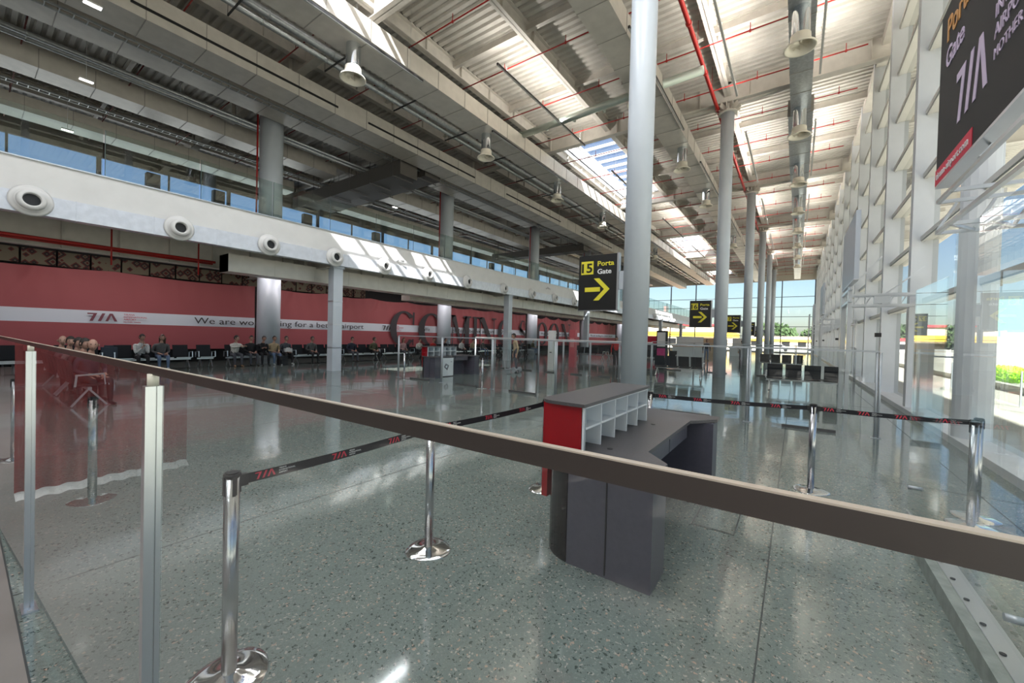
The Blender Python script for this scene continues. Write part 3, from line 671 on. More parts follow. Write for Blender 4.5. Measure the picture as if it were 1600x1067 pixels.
# ------------------------------------------------------------------ gate desks
def arc(cx, cy, r, a0, a1, n=8): return [(cx+r*math.cos(a0+(a1-a0)*k/n), cy+r*math.sin(a0+(a1-a0)*k/n)) for k in range(n+1)]
def desk(loc, label, sheet=False):
    t = empty('gate_desk', loc, label, 'desk', None)
    x0, y0 = 0, 0       # local: x 0 (public side) .. .92, y 0 .. 2.45 ; world origin of near desk (-1.62, 2.58)
    top = [(.34, .0), (.90, .0), (.92, .03), (.92, .30), (.72, .52), (.72, 2.02), (.94, 2.30), (.94, 2.50), (.10, 2.50), (.02, 2.46), (.0, 2.40), (.0, .34)] + arc(.34, .34, .34, PI, 1.5*PI, 8)[1:-1]
    MB().prism(top, .752, .785).build('worktop', DESKT, t)
    b = MB().box(.30, .02, 0, .88, .05, .75).box(.88, .02, 0, .905, .34, .75).box(.30, .31, 0, .88, .34, .75)
    b.build('near_pedestal', DESK, t)
    MB().box(.592, .012, .02, .600, .021, .745).build('door_seam', BLACK, t)
    b = MB().box(.34, 2.18, 0, .895, 2.21, .75).box(.895, 2.18, 0, .92, 2.46, .75).box(.04, 2.43, 0, .895, 2.46, .75)
    b.build('far_pedestal', DESK, t)
    b = MB().box(.30, .34, 0, .34, 2.18, .75); b.build('modesty_panel', DESK, t)
    for k in range(2):
        a = .56+k*.74; dr = MB().box(.36, a, .60, .69, a+.72, .745).build('drawer', DESK, t)
    p = arc(.34, .34, .32, PI, 1.45*PI, 10); q = arc(.34, .34, .28, 1.45*PI, PI, 10)
    MB().prism(p+q, 0, .75).build('curved_corner', GLOSSB, t)
    MB().box(-.03, .20, .36, .02, 1.70, 1.13).box(-.03, 1.70, .36, .02, 2.46, .75).build('front_panel', REDP, t)
    # hutch
    MB().box(.02, .14, .785, .34, .165, 1.13).build('side_panel', REDP, t); MB().box(.02, 1.68, .785, .34, 1.70, 1.13).build('side_panel', REDP, t)
    h = MB().box(.02, .165, .785, .04, 1.68, 1.13).box(.335, .14, .785, .355, .165, 1.13).box(.03, .165, .955, .355, 1.68, .970).box(.03, .165, 1.115, .355, 1.68, 1.13)
    for k in range(6): y = .165+k*(1.515/5); h.box(.03, y-.007, .785, .355, y+.007, 1.13)
    h.build('pigeonholes', LAM, t)
    tp = [(.37, .11), (.37, 1.72), (-.04, 1.72), (-.04, .26)]+arc(.11, .26, .15, PI, 1.5*PI, 6)[1:]
    MB().prism(tp, 1.13, 1.155).build('hutch_top', DESKT, t)
    MB().cyl((.46, .40, .784), (.46, .40, .788), .022, 16).build('cable_grommet', BLACK, t)
    MB().cyl((.46, 1.55, .784), (.46, 1.55, .788), .022, 16).build('cable_grommet', BLACK, t)
    if sheet:
        MB().box(.70, .36, .03, .72, 1.15, .72).build('white_sheet', LAM, t)
        s = MB(); 
        for r_ in (.12, .08): 
            pp = [(.722, .78-r_, .38), (.722, .78-r_*.3, .38+r_), (.722, .78+r_, .38+r_*.4), (.722, .78+r_*.3, .38-r_)]
            for q_ in range(4): s.bar(pp[q_], pp[(q_+1) % 4], .01, .016)
        s.box(.721, 1.0, .56, .724, 1.07, .58)
        s.build('line_emblem', DESK, t)
    return t
desk((-1.62, 2.58, 0), 'nearest charcoal gate desk with red end and white pigeonholes')
desk((-11.62, 10.2, 0), 'smaller-looking distant charcoal gate desk with white sheet behind the glass screen', True)
tag(MB().box(.01, .01, 0, .33, .54, .003).box(0, 0, 0, .34, .008, .004, 1).box(0, .542, 0, .34, .55, .004, 1).box(0, 0, 0, .008, .55, .004, 1).box(.332, 0, 0, .34, .55, .004, 1).box(.02, .02, .003, .32, .026, .0045, 1).build('floor_hatch', [TERR, MATS['joint']], None, loc=(-.72, 3.85, 0)), 'rectangular terrazzo access hatch set in the floor right of the nearest desk', 'hatch')
tag(MB().box(0, 0, 0, .75, .5, .025).box(.1,.45,.025,.65,.5,.25).build('floor_box', mat('box_beige', (.5, .42, .36), .7), None, loc=(-10.6, 12.1, .92)), 'x', 'box') if False else None

# ------------------------------------------------------------------ foreground glass screen
A0 = Vector((-9.0, .095, 0)); A1 = Vector((.6, .372, 0)); au = (A1-A0).normalized(); an = Vector((-au.y, au.x, 0))
def fpt(x): t = (x-A0.x)/(A1.x-A0.x); return A0+(A1-A0)*t
e = empty('glass_screen', (A0.x, A0.y, 0), 'clear glass screen in the immediate foreground under a dark bronze handrail', 'screen'); o = (A0.x, A0.y, 0)
mb = MB(); mb.bar((A0.x, A0.y, 1.5285), (A1.x, A1.y, 1.5285), .009, .021); mb.build('handrail', RAIL, e, o)
mb = MB(); mb.bar((A0.x, A0.y, 1.5398), (A1.x, A1.y, 1.5398), .0085, .0016); mb.build('rail_cap', RAILT, e, o)
mb = MB()
g0 = fpt(-5.7); g1 = fpt(.6)
mb.add([(g0.x, g0.y, .04), (g1.x, g1.y, .04), (g1.x, g1.y, 1.518), (g0.x, g0.y, 1.518)], [(0,1,2,3)]); mb.build('pane', PANB, e, o)
for k, x in enumerate((-3.56, -1.42)):
    c = fpt(x)+an*.0; p = MB()
    hw = .021
    p.bar((c.x, c.y-.008, .01), (c.x, c.y-.008, 1.487), .030, .022).bar((c.x+.004, c.y+.011, .01), (c.x+.004, c.y+.011, 1.487), .022, .011)
    po = p.build('post', ALU, e, o)
    MB().cyl((c.x, c.y, 1.487), (c.x, c.y, 1.52), .013, 12).build('post_spigot', BELL, po, (0,0,0))
    MB().box(c.x-.075, c.y-.03, 0, c.x+.075, c.y+.03, .010).cyl((c.x-.055, c.y, .01), (c.x-.055, c.y, .018), .01, 8).cyl((c.x+.055, c.y, .01), (c.x+.055, c.y, .018), .01, 8).build('foot_plate', ALU, po, (0,0,0))
for ch in e.children:
    for g in ch.children: g.location = (-o[0], -o[1], 0)
# unseen side: red banner standing left behind the camera, mirrored by the glass screen
vs = []; n = 60
for k in range(n+1):
    y = .05-1.3*k/n
    for z in (0.0, .06, .9, 1.8, 2.6): vs.append((-5.85-.03*math.sin(k*.9)*(1-z/3)+(.0 if z > .01 else .08), y, z))
fs = [(k*5+q, (k+1)*5+q, (k+1)*5+q+1, k*5+q+1) for k in range(n) for q in range(4)]
mb = MB(); mb.add(vs, fs, 0, True)
mb.m = [1 if (i % 4) == 0 else 0 for i in range(len(mb.f))]
tag(mb.build('red_drape', [BRED, WHITE], None, (-5.85, -1.8, 0)), 'red cloth hanging at the left, seen as a reflection in the foreground glass', 'drape')
for k, (x, y) in enumerate([(-5.3, -.30), (-7.6, -.1)]): belt_post((x, y-.05, 0), ['chrome belt post left of the camera mirrored in the foreground glass', 'farther chrome belt post left of the camera mirrored in the glass'][k])

# second glass screen across the hall
def screen(xs, y, h, label, m_rail, slope=0, seg=True, rails=True):
    e = empty('glass_screen', (xs[0], y, 0), label, 'screen', None); o = (xs[0], y, 0)
    MB().box(xs[0], y-.02, h, xs[-1], y+.02, h+.035).build('handrail', m_rail, e, o)
    for k, x in enumerate(xs):
        MB().cyl((x-.02, y, 0), (x-.02, y, h), .018, 10).cyl((x+.025, y, 0), (x+.025, y, h), .018, 10).box(x-.07, y-.04, 0, x+.07, y+.04, .012).build('post', ALUD, e, o)
        if k < len(xs)-1:
            x1 = xs[k+1]
            MB().add([(x+.05, y, .05), (x1-.05, y, .05), (x1-.05, y, h-.02), (x+.05, y, h-.02)], [(0,1,2,3)]).build('pane', PANB, e, o)
            if seg: MB().box(x+(x1-x)*.3, y-.025, 0, x+(x1-x)*.72, y+.025, .05).build('bottom_shoe', mat('shoe', (.07, .07, .07), .5), e, o)
    return e
screen([-11.9, -9.65, -7.5, -5.3, -3.25, -.78, 1.2], 9.5, 1.52, 'glass screen on slim posts crossing the hall behind the nearest desk', ALUD)
screen([-13.7, -12.4, -11.1, -9.8, -8.5, -7.2, -5.9, -4.6], 15.9, 1.5, 'white-railed glass screen beyond the distant desk', WHITE)
screen([-6.6, -4.4, -2.2, 0, 2.1], 22.8, 1.5, 'glass screen far down the hall behind the black benches', ALUD)
# near right fence along the walkway
e = empty('glass_door', (.95, 4.5, 0), 'open clear glass door leaf with small round knob at lower right', 'door')
MB().box(-.005, 0, .03, .005, 1.0, 2.2).build('pane', PANB, e); MB().cyl((-.05, .74, .32), (.05, .74, .32), .018, 14).build('door_knob', ALUD, e); MB().box(-.012, -.01, .0, .012, 1.0, .03).build('bottom_rail', ALU, e)
e = empty('glass_fence', (.90, -2, 0), 'low kerb with bolts carrying a tall clear glass fence at the lower right', 'screen'); o = (.9, -2, 0)
k_ = MB().box(.80, -2, 0, .96, 4.35, .12); k_.build('kerb', mat('kerb_concrete', (.22, .24, .22), .6, var=.15, scale=12), e, o)
MB().box(.862, -2, .12, .962, 4.35, .126).build('kerb_plate', ALU, e, o)
b = MB()
for q in range(24): b.cyl((.885, -1.9+q*.26, .126), (.885, -1.9+q*.26, .132), .013, 10)
b.build('bolt', BLACK, e, o)
for a, c in ((-2, .4), (.43, 2.4), (2.43, 4.3)): MB().add([(.94, a, .12), (.94, c, .12), (.94, c, 2.5), (.94, a, 2.5)], [(0,1,2,3)]).build('pane', PANB, e, o)
for y in (3.1, 1.2): MB().cyl((.90, y, .29), (.98, y, .29), .02, 14).build('glass_stud', ALUD, e, o)

# ------------------------------------------------------------------ gate portals with display
def portal(y, label, lit):
    e = empty('gate_portal', (.95, y, 0), label, 'gate frame', None)
    L = 1.5
    for (x, yy) in ((0, 0), (L-.1, 0), (0, -1.6)) if y > 6 else ((L-.1, 0),): MB().box(x-.035, yy-.05, 0, x+.035, yy+.05, 2.95).build('post', ALU, e)
    b = MB(); q_ = .028 if y > 6 else .014
    for z in (2.62, 2.88):
        for yy in (-.28, .05): b.box(0, yy-q_, z-q_, L, yy+q_, z+q_)
        b.box(-q_, -1.9 if y > 6 else -2.6, z-q_, q_, .05, z+q_)
    for q in range(7): x = q*L/7; b.bar((x, -.28, 2.62), (x+L/7, .05, 2.62), .02, .02); b.bar((x, .05, 2.64), (x+L/14, .05, 2.86), .02, .02)
    b.bar((L*.5, -.28, 2.88), (L*.95, -.28, 3.5), .05, .03).bar((0, -.9, 2.9), (.6, -.9, 3.7), .04, .03)
    b.box(.55, -.35, 2.66, .85, -.28, 2.84)
    b.build('truss', ALU, e)
    if y > 6:
        MB().add([(.02, -.05, .06), (.02, -1.55, .06), (.02, -1.55, 2.6), (.02, -.05, 2.6)], [(0,1,2,3)]).build('door_leaf', PANB, e)
        MB().cyl((-.03, -1.2, 1.05), (.07, -1.2, 1.05), .02, 10).build('door_knob', ALU, e)
        MB().box(.6, -.3, 1.85, .72, -.24, 1.95).build('control_box', BLACK, e)
    return e
for k, y in enumerate((4.82, 13.3, 25.3, 37.2, 49.1)):
    portal(y, ['nearest steel gate frame carrying the big black display at upper right', 'steel truss gate frame beside the glass facade behind the second screen', 'third steel gate frame from the camera by the facade', 'fourth steel gate frame from the camera by the facade', 'farthest steel gate frame by the facade'][k], k == 0)
    e = empty('display_panel', (.95, y, 3.0), ['huge black display panel with orange and violet lettering at the upper right', 'pale display panel seen edge-on above the second gate frame', 'display panel above the third gate frame', 'display panel above the fourth gate frame', 'display panel above the farthest gate frame'][k], 'display', 'display panels over the gate frames')
    MB().box(-.03, -2.6, 0, .05, 0, 1.40).build('housing', DISP if k == 0 else mat('display_pale', (.42, .46, .52), .4), e)
    MB().box(-.034, -2.6, -.02, .054, 0, .0).build('lower_edge', ALU, e)
    if k == 0:
        o_ = -.031; U = (0, -1, 0)
        text('Porta', (o_, -.17, 1.10), U, VZ, .26, ORNG, e, bold=.004); text('Gate', (o_, -.17, .88), U, VZ, .22, VIOL, e, bold=.003)
        mb = MB(); flatpoly(mb, LOGO, (o_, -.48, .30), U, VZ, .21, .38, .004); mb.build('airport_logo', VIOL, e)
        for q, s in enumerate(['TIRANA', 'INTERNATIONAL', 'AIRPORT', 'MOTHER TERESA']): text(s, (o_, -1.18, .76-.125*q), U, VZ, .12 if q < 3 else .095, VIOL, e)
        MB().box(o_-.004, -.86, .0, o_, -.0, .13).build('red_strip', LOGOR, e)
        text('tirana-airport.com', (o_-.005, -.04, .04), U, VZ, .085, WTXT, e, fitw=.76)

# ------------------------------------------------------------------ gate signs on the columns
for k, num in enumerate(('15', '16', '17', '18', '19')):
    y = 8.55+11.9*k-.02
    e = empty('gate_sign', (-3.72, y, 2.28), 'black hanging gate sign with yellow arrow and number %s' % num, 'sign', 'black gate signs on the columns')
    MB().box(-.46, -.05, 0, .46, .05, 1.25).build('sign_box', SIGNB, e)
    MB().box(.46, -.06, -.01, .50, .06, 1.26).box(-.47, -.055, -.015, .5, .055, 0).build('side_trim', ALU, e)
    MB().box(.50, -.03, .45, .66, .03, .85).build('bracket', COLM, e)
    U = (1, 0, 0)
    mb = MB().box(-.40, -.056, .82, -.10, -.05, 1.12); mb.build('number_tile', YEL, e)
    text(num, (-.385, -.057, .865), U, VZ, .29, SIGNB, e, 'number', .006, .26)
    text('Porta', (.0, -.052, 1.0), U, VZ, .155, YEL, e, bold=.003, fitw=.39); text('Gate', (.0, -.052, .82), U, VZ, .155, WTXT, e, bold=.003, fitw=.33)
    mb = MB(); ar = [[(0,.40),(.62,.40),(.62,.60),(0,.60)]]
    ar += [[(.36,0),(.58,0),(1.0,.5),(.78,.5)], [(.78,.5),(1.0,.5),(.58,1),(.36,1)]]
    flatpoly(mb, ar, (-.30, -.051, .22), U, VZ, .60, .50, .004); mb.build('arrow', YEL, e)

# ------------------------------------------------------------------ beam seating
def bench(n, name_label, loc, rz, grp, pitch=.56):
    e = empty('beam_bench', loc, name_label, 'bench', grp, rz)
    # local: seats along +x, facing -y
    w = n*pitch
    MB().box(0, -.03, .34, w, .03, .40).build('beam', ALU, e)
    for x in (.1, w-.1):
        MB().bar((x, 0, .36), (x, -.26, .02), .04, .03).bar((x, 0, .36), (x, .24, .02), .04, .03).build('leg', ALU, e)
    for k in range(n):
        x = .04+k*pitch
        s = MB(); 
        s.add([(x,-.27,.43),(x+pitch-.08,-.27,.43),(x+pitch-.08,.16,.40),(x,.16,.40),(x,-.27,.46),(x+pitch-.08,-.27,.46),(x+pitch-.08,.16,.43),(x,.16,.43)], [(0,3,2,1),(4,5,6,7),(0,1,5,4),(1,2,6,5),(2,3,7,6),(3,0,4,7)])
        s.build('seat', BLK2, e)
        MB().box(x, -.285, .425, x+pitch-.08, -.27, .455).build('seat_trim', ALU, e)
        s = MB(); s.add([(x,.17,.47),(x+pitch-.08,.17,.47),(x+pitch-.08,.20,.47),(x,.20,.47),(x,.26,.92),(x+pitch-.08,.26,.92),(x+pitch-.08,.29,.92),(x,.29,.92)], [(0,3,2,1),(4,5,6,7),(0,1,5,4),(1,2,6,5),(2,3,7,6),(3,0,4,7)])
        s.build('backrest', BLK2, e)
    for x in (0, w):
        MB().bar((x, .2, .42), (x, .18, .64), .03, .03).bar((x, .2, .64), (x, -.2, .66), .04, .03).bar((x, -.2, .66), (x, -.22, .44), .03, .02).build('armrest', ALU, e)
    return e
# seats face +x along the left wall (local -y -> +x : rotate +90)
yy = [-1.7, 1.0, 3.35, 5.1, 6.35, 9.5, 12.1, 14.7, 17.6, 20.4, 23.4, 26.2, 29.0]
nn = [4, 4, 3, 1, 2, 4, 4, 4, 4, 4, 4, 4, 4]
yy = [-1.6, .75, 3.3, 5.75, 6.75, 9.6, 12.1, 14.7, 17.6, 20.4, 23.4, 26.2, 29.0]; nn = [4, 4, 4, 1, 4, 4, 4, 4, 4, 4, 4, 4, 4]
for k, (y, n) in enumerate(zip(yy, nn)):
    bench(n, 'black beam bench against the red banner wall, %s from the left' % nth(k+1), (-19.9, y, 0), PI/2, 'black benches along the red banner')
bench(4, 'black four-seat bench seen from behind right of the nearest column', (-3.25, 19.0, 0), PI, 'black benches on the open floor', .52)
bench(4, 'black four-seat bench seen from behind near the facade', (1.25, 16.7, 0), PI, 'black benches on the open floor', .52)
bench(4, 'black bench beyond the bench near the facade', (.4, 29.5, 0), PI, 'black benches on the open floor')
for k in range(3): bench(4, 'black bench in the dark row left of the nearest column, %s from the left' % nth(k+1), (-13.6+2.5*k, 27.5, 0), 0, 'black benches in the distant row')

# ------------------------------------------------------------------ people
SKIN = mat('skin', (.42, .24, .18), .5); HAIR = mat('hair_dark', (.018, .013, .011), .6); HAIRB = mat('hair_brown', (.06, .032, .02), .6)
SHOE = mat('shoe_dark', (.03, .028, .028), .5); SHOEW = mat('shoe_white', (.7, .7, .7), .5); SHOET = mat('shoe_tan', (.25, .14, .07), .5)
CL = {'white': (.62, .62, .62), 'black': (.015, .015, .018), 'navy': (.025, .03, .05), 'grey': (.11, .11, .11), 'cream': (.60, .58, .54), 'beige': (.42, .32, .20), 'jeans': (.13, .19, .30), 'slate': (.07, .075, .09), 'red': (.45, .02, .02), 'olive': (.10, .10, .06), 'pink': (.5, .3, .3)}
def cm(n): return mat('cloth_'+n, CL[n], .8, var=.12, scale=14)
def skin_body(nodes, edges):
    """nodes: (x,y,z,r,region)."""
    me = bpy.data.meshes.new('b'); me.from_pydata([n[:3] for n in nodes], edges, [])
    ob = bpy.data.objects.new('b', me); COL.objects.link(ob)
    sk = ob.modifiers.new('s', 'SKIN'); ob.modifiers.new('u', 'SUBSURF').levels = 1
    if not me.skin_vertices: me.attributes  # noqa
    for i, n in enumerate(nodes):
        r = n[3]; r = r if isinstance(r, tuple) else (r, r)
        me.skin_vertices[0].data[i].radius = r; me.skin_vertices[0].data[i].use_root = (i == 0)
    bpy.context.view_layer.update()
    ev = ob.evaluated_get(bpy.context.evaluated_depsgraph_get()); m2 = ev.to_mesh()
    vs = [v.co.copy() for v in m2.vertices]; fs = [tuple(p.vertices) for p in m2.polygons]
    ev.to_mesh_clear(); bpy.data.objects.remove(ob); bpy.data.meshes.remove(me)
    pts = []
    for (a, b) in edges:
        A = Vector(nodes[a][:3]); Bv = Vector(nodes[b][:3])
        for q in range(5): t = q/4; pts.append((A.lerp(Bv, t), nodes[a][4] if t < .5 else nodes[b][4]))
    mi = []
    for f in fs:
        c = sum((vs[i] for i in f), Vector())/len(f)
        mi.append(min(pts, key=lambda p: (p[0]-c).length_squared)[1])
    return vs, fs, mi
def head(mb, c, fwd, tilt=0, s=1.0):
    # c: head centre, fwd: unit facing (x,y); returns head verts
    fx = Vector((fwd[0], fwd[1], -tilt)).normalized(); rt = fx.cross(Vector((0,0,1))).normalized(); up = rt.cross(fx).normalized()
    vs = []; nu, nv = 14, 10
    for i in range(nv+1):
        ph = -PI/2+PI*i/nv
        for k in range(nu):
            th = 2*PI*k/nu; a = math.cos(ph)*math.cos(th); b = math.cos(ph)*math.sin(th); z = math.sin(ph)
            f = a*.098; r = b*.076*(1-.25*max(0, -z)); u = z*.122
            if a > .85 and -.35 < z < .1 and abs(b) < .3: f += .022
            if a > .6 and z < -.55: f += .012
            if a > .7 and .05 < z < .3 and .15 < abs(b) < .6: f -= .008
            vs.append(Vector(c)+(fx*f+rt*r+up*u)*s)
    mb.add(vs, [(i*nu+k, i*nu+(k+1) % nu, (i+1)*nu+(k+1) % nu, (i+1)*nu+k) for i in range(nv) for k in range(nu)], 0, True)
    for sg in (-1, 1):
        mb.cyl(Vector(c)+(rt*sg*.074)*s, Vector(c)+(rt*sg*.09-fx*.012)*s, .028*s, 8, .022*s)
        mb.cyl(Vector(c)+(rt*sg*.032+fx*.090+up*.02)*s, Vector(c)+(rt*sg*.032+fx*.097+up*.02)*s, .010*s, 6, mi=4)
    mb.cyl(Vector(c)+(fx*.088-up*.055-rt*.022)*s, Vector(c)+(fx*.088-up*.055+rt*.022)*s, .007*s, 6, mi=4)
    return fx, rt, up
def hair(parent, c, fx, rt, up, s, long=False, m=HAIR, bald=False):
    if bald: return
    vs = []; nu, nv = 14, 6
    for i in range(nv+1):
        ph = -.35+ (PI/2+.35)*i/nv
        for k in range(nu):
            th = 2*PI*k/nu; a = math.cos(ph)*math.cos(th); b = math.cos(ph)*math.sin(th); z = math.sin(ph)
            lift = .45 if a > .45 and z < .45 else 0
            q = max(z, lift) if a > .3 else z
            vs.append(Vector(c)+(fx*(a*.104-.006)+rt*b*.086+up*(q*.135))*s)
    mb = MB(); mb.add(vs, [(i*nu+k, i*nu+(k+1) % nu, (i+1)*nu+(k+1) % nu, (i+1)*nu+k) for i in range(nv) for k in range(nu)], 0, True)
    if long:
        for b in (-.07, -.035, 0, .035, .07): mb.cyl(Vector(c)+(rt*b-fx*.05+up*.02)*s, Vector(c)+(rt*b*1.1-fx*.08-up*.26)*s, .04*s, 7, .015*s)
    mb.build('hair', m, parent)
def fingers(nodes, edges, hand, d, reg=0, s=1.0):
    d = Vector(d).normalized(); side = d.cross(Vector((0,0,1)))
    if side.length < .1: side = Vector((0,1,0))
    side.normalize(); H = Vector(nodes[hand][:3])
    for q, (off, ln) in enumerate([(-.03, .065), (-.01, .08), (.01, .075), (.03, .06)]):
        a = H+side*off+d*.045; b = a+d*ln*.6-Vector((0,0,.006)); c = b+d*ln*.4-Vector((0,0,.03))
        i = len(nodes); nodes += [(*a, .010, reg), (*b, .009, reg), (*c, .007, reg)]; edges += [(hand, i), (i, i+1), (i+1, i+2)]
    a = H-side*.045+d*.01; b = a-side*.015+d*.035; i = len(nodes); nodes += [(*a, .011, reg), (*b, .009, reg)]; edges += [(hand, i), (i, i+1)]
def person(loc, rz, label, top, leg, shoe=SHOE, pose='lap', hairm=HAIR, long=False, bald=False, lean=.05, turn=0., stand=False, group=None, prop=None):
    """local: facing +x, y sideways. seated hip height .50"""
    e = empty('person', loc, label, 'person', group, rz)
    N = []; E = []
    def nd(x, y, z, r, g): N.append((x, y, z, r, g)); return len(N)-1
    def ed(*a):
        for i in range(len(a)-1): E.append((a[i], a[i+1]))
    hz = .93 if stand else .53
    P = nd(0, 0, hz, (.14, .12), 2 if stand else 2)
    w = nd(lean*.4, 0, hz+.15, (.135, .11), 1); c = nd(lean, 0, hz+.33, (.165, .115), 1); nk0 = nd(lean*1.4, 0, hz+.47, (.085, .07), 1); nk = nd(lean*1.5+.01, 0, hz+.54, .052, 0); hb = nd(lean*1.7+.02, 0, hz+.62, .05, 0)
    ed(P, w, c, nk0, nk, hb)
    for sg in (-1, 1):
        h = nd(.01, sg*.10, hz-.02, .10, 2)
        if stand: k = nd(.03*sg+.02, sg*.10, .48, .062, 2); a = nd(-.03+.05*sg, sg*.11, .10, .042, 2); f0 = nd(-.02+.05*sg, sg*.11, .045, .04, 3); f1 = nd(.15+.05*sg, sg*.13, .035, .035, 3)
        else: k = nd(.44, sg*(.13), .51, .068, 2); a = nd(.44+.03*sg, sg*.12, .12, .043, 2); f0 = nd(.44+.03*sg, sg*.12, .05, .04, 3); f1 = nd(.60+.03*sg, sg*.14, .035, .033, 3)
        m_ = nd(*( (0.02, sg*.1, .7) if stand else (.24, sg*.12, .53)), .082, 2)
        ed(P, h, m_, k, a, f0, f1)
        sh = nd(lean*1.2, sg*.19, hz+.43, .062, 1)
        if pose == 'lap': el = nd(.03, sg*.25, hz+.17, .046, 1); wr = nd(.26, sg*.14, hz+.11, .033, 1); hd = nd(.32, sg*.10, hz+.09, (.04, .025), 0); dr = (.8, -sg*.6, 0)
        elif pose == 'chin': el = nd(.26, sg*.17, hz+.12, .046, 1); wr = nd(lean*1.8+.17, sg*.03, hz+.44 if sg > 0 else hz+.30, .033, 1); hd = nd(lean*1.8+.18, sg*.02, hz+.50 if sg > 0 else hz+.33, (.04, .025), 0); dr = (.1, -sg*.3, 1)
        elif pose == 'reach' : el = nd(.22, sg*.20+.05, hz+.30, .046, 1); wr = nd(.40, .16+sg*.05, hz+.36, .033, 1); hd = nd(.46, .17+sg*.05, hz+.37, (.04, .025), 0); dr = (.9, .2, .1)
        elif pose == 'phone': el = nd(.06, sg*.24, hz+.14, .046, 1); wr = nd(.25, sg*.09, hz+.24, .033, 1); hd = nd(.30, sg*.05, hz+.27, (.04, .025), 0); dr = (.7, -sg*.3, .5)
        else: el = nd(.0, sg*.27, hz+.13, .046, 1); wr = nd(.05, sg*.27, hz-.10, .033, 1); hd = nd(.06, sg*.27, hz-.18, (.03, .04), 0); dr = (.1, 0, -1)
        ed(c, sh, el, wr, hd)
        fingers(N, E, hd, dr)
    vs, fs, mi = skin_body(N, E)
    mb = MB(); mb.add(vs, fs, 0, True); mb.m = list(mi)
    hc = (lean*1.8+.045, 0, hz+.70); f2 = (math.cos(turn), math.sin(turn))
    fx, rt, up = head(mb, hc, f2, .15 if pose in ('phone', 'chin') else 0)
    body = mb.build('body', [SKIN, cm(top), cm(leg), shoe, HAIR], e)
    hair(e, hc, fx, rt, up, 1.0, long, hairm, bald)
    if prop == 'phone': MB().bar((.36, 0, hz+.28), (.40, 0, hz+.40), .07, .01).build('phone', BLACK, e)
    return e
PXs = -19.85
ppl = [
 (4.0, 'seated man in a white shirt with hand at his chin', dict(top='white', leg='black', pose='chin', lean=.12, turn=.4)),
 (4.58, 'seated woman with long brown hair, grey top and light jeans', dict(top='grey', leg='jeans', shoe=SHOEW, long=True, hairm=HAIRB, turn=-.3, lean=.1)),
 (7.05, 'seated man in a cream jacket reaching out his arms', dict(top='cream', leg='slate', shoe=SHOET, pose='reach', turn=.7, lean=.1)),
 (7.66, 'seated person in black between the cream jacket and the column', dict(top='black', leg='slate', turn=-.3)),
 (8.12, 'seated person in dark coat leaning forward left of the thick column', dict(top='black', leg='black', pose='phone', lean=.12)),
 (8.62, 'seated man in a beige jacket with jeans in front of the column', dict(top='beige', leg='jeans', shoe=SHOEW, pose='lap')),
 (9.15, 'seated man in a dark suit jacket holding a white bag', dict(top='slate', leg='black', shoe=SHOEW, pose='lap')),
 (10.4, 'seated person in a pale grey top right of the thick column', dict(top='grey', leg='black')),
 (11.5, 'seated person in black second right of the thick column', dict(top='black', leg='slate', pose='phone')),
 (12.6, 'seated person in navy halfway to the square post', dict(top='navy', leg='slate')),
 (14.0, 'seated person in olive just left of the square post', dict(top='olive', leg='black', turn=.5)),
 (16.1, 'seated person with pink top right of the square post', dict(top='pink', leg='slate', long=True, hairm=HAIRB)),
 (17.4, 'seated person in cream beneath the big letter C', dict(top='cream', leg='black', pose='phone')),
 (18.6, 'seated person in red-brown under the first big letters', dict(top='red', leg='slate', turn=-.5)),
 (19.7, 'seated person in black left of the second round column', dict(top='black', leg='jeans')),
 (21.4, 'seated person in white above the distant desk', dict(top='white', leg='black', turn=.4)),
 (22.6, 'seated person in beige above the distant desk', dict(top='beige', leg='slate', pose='phone')),
 (23.8, 'seated person in grey right of the second round column', dict(top='grey', leg='jeans')),
 (25.3, 'seated person in navy under the big letter I', dict(top='navy', leg='black')),
 (27.0, 'seated person in pale top under the big letter N', dict(top='cream', leg='slate', long=True)),
 (29.3, 'seated person in black near the end of the long bench row', dict(top='black', leg='black', pose='phone')),
 (31.0, 'seated person in olive at the end of the long bench row', dict(top='olive', leg='jeans')),
]
for (y, lab, kw) in ppl:
    p = person((PXs+.02, y, -.01), 0, lab, kw.pop('top'), kw.pop('leg'), **kw)
for k in range(2): bench(4, ['black bench at the far left under the handrail holding the bald bearded man', 'black bench at the far left under the handrail holding the man with glasses'][k], (-11.4-2.3*k, 1.56, 0), PI, 'black benches beside the foreground handrail')
for (x, y, lab, kw) in [(-15.2, 1.54, 'seated bald man with glasses in dark clothes at the far left', dict(top='black', leg='black', bald=True, turn=-.5)),
 (-14.55, 1.60, 'seated person with dark hair in a slate top second from the left', dict(top='slate', leg='black', turn=-.3)),
 (-13.45, 1.60, 'seated person with dark hair in a grey jacket third from the left', dict(top='grey', leg='slate')),
 (-12.85, 1.62, 'seated person with short dark hair and black top beside the bald bearded man', dict(top='black', leg='black', turn=.2)),
 (-12.0, 1.62, 'seated bald bearded man in a navy jacket looking right', dict(top='navy', leg='black', bald=True, turn=-.4))]:
    person((x, y, -.01), PI/2-1.25, lab, kw.pop('top'), kw.pop('leg'), **kw)
tag(MB().box(-.08, -.16, 0, .08, .16, .16).box(-.02, -.08, .16, .02, .08, .2).build('hand_bag', WHITE, None, loc=(-19.52, 9.15, .60)), 'white bag held on the lap of the man in the suit jacket', 'bag')
b = MB().box(-.14, -.18, 0, .14, .18, .42); b.bar((-.02, -.05, .42), (-.02, .05, .47), .03, .03); b.box(.14, -.13, .05, .19, .13, .25)
tag(b.build('backpack', BLACK, None, loc=(-19.4, 8.85, 0)), 'black backpack on the floor at the legs of the man in the beige jacket', 'bag')
b = MB().box(-.10, -.2, 0, .12, .2, .40).box(-.05, -.12, .40, .0, .12, .46)
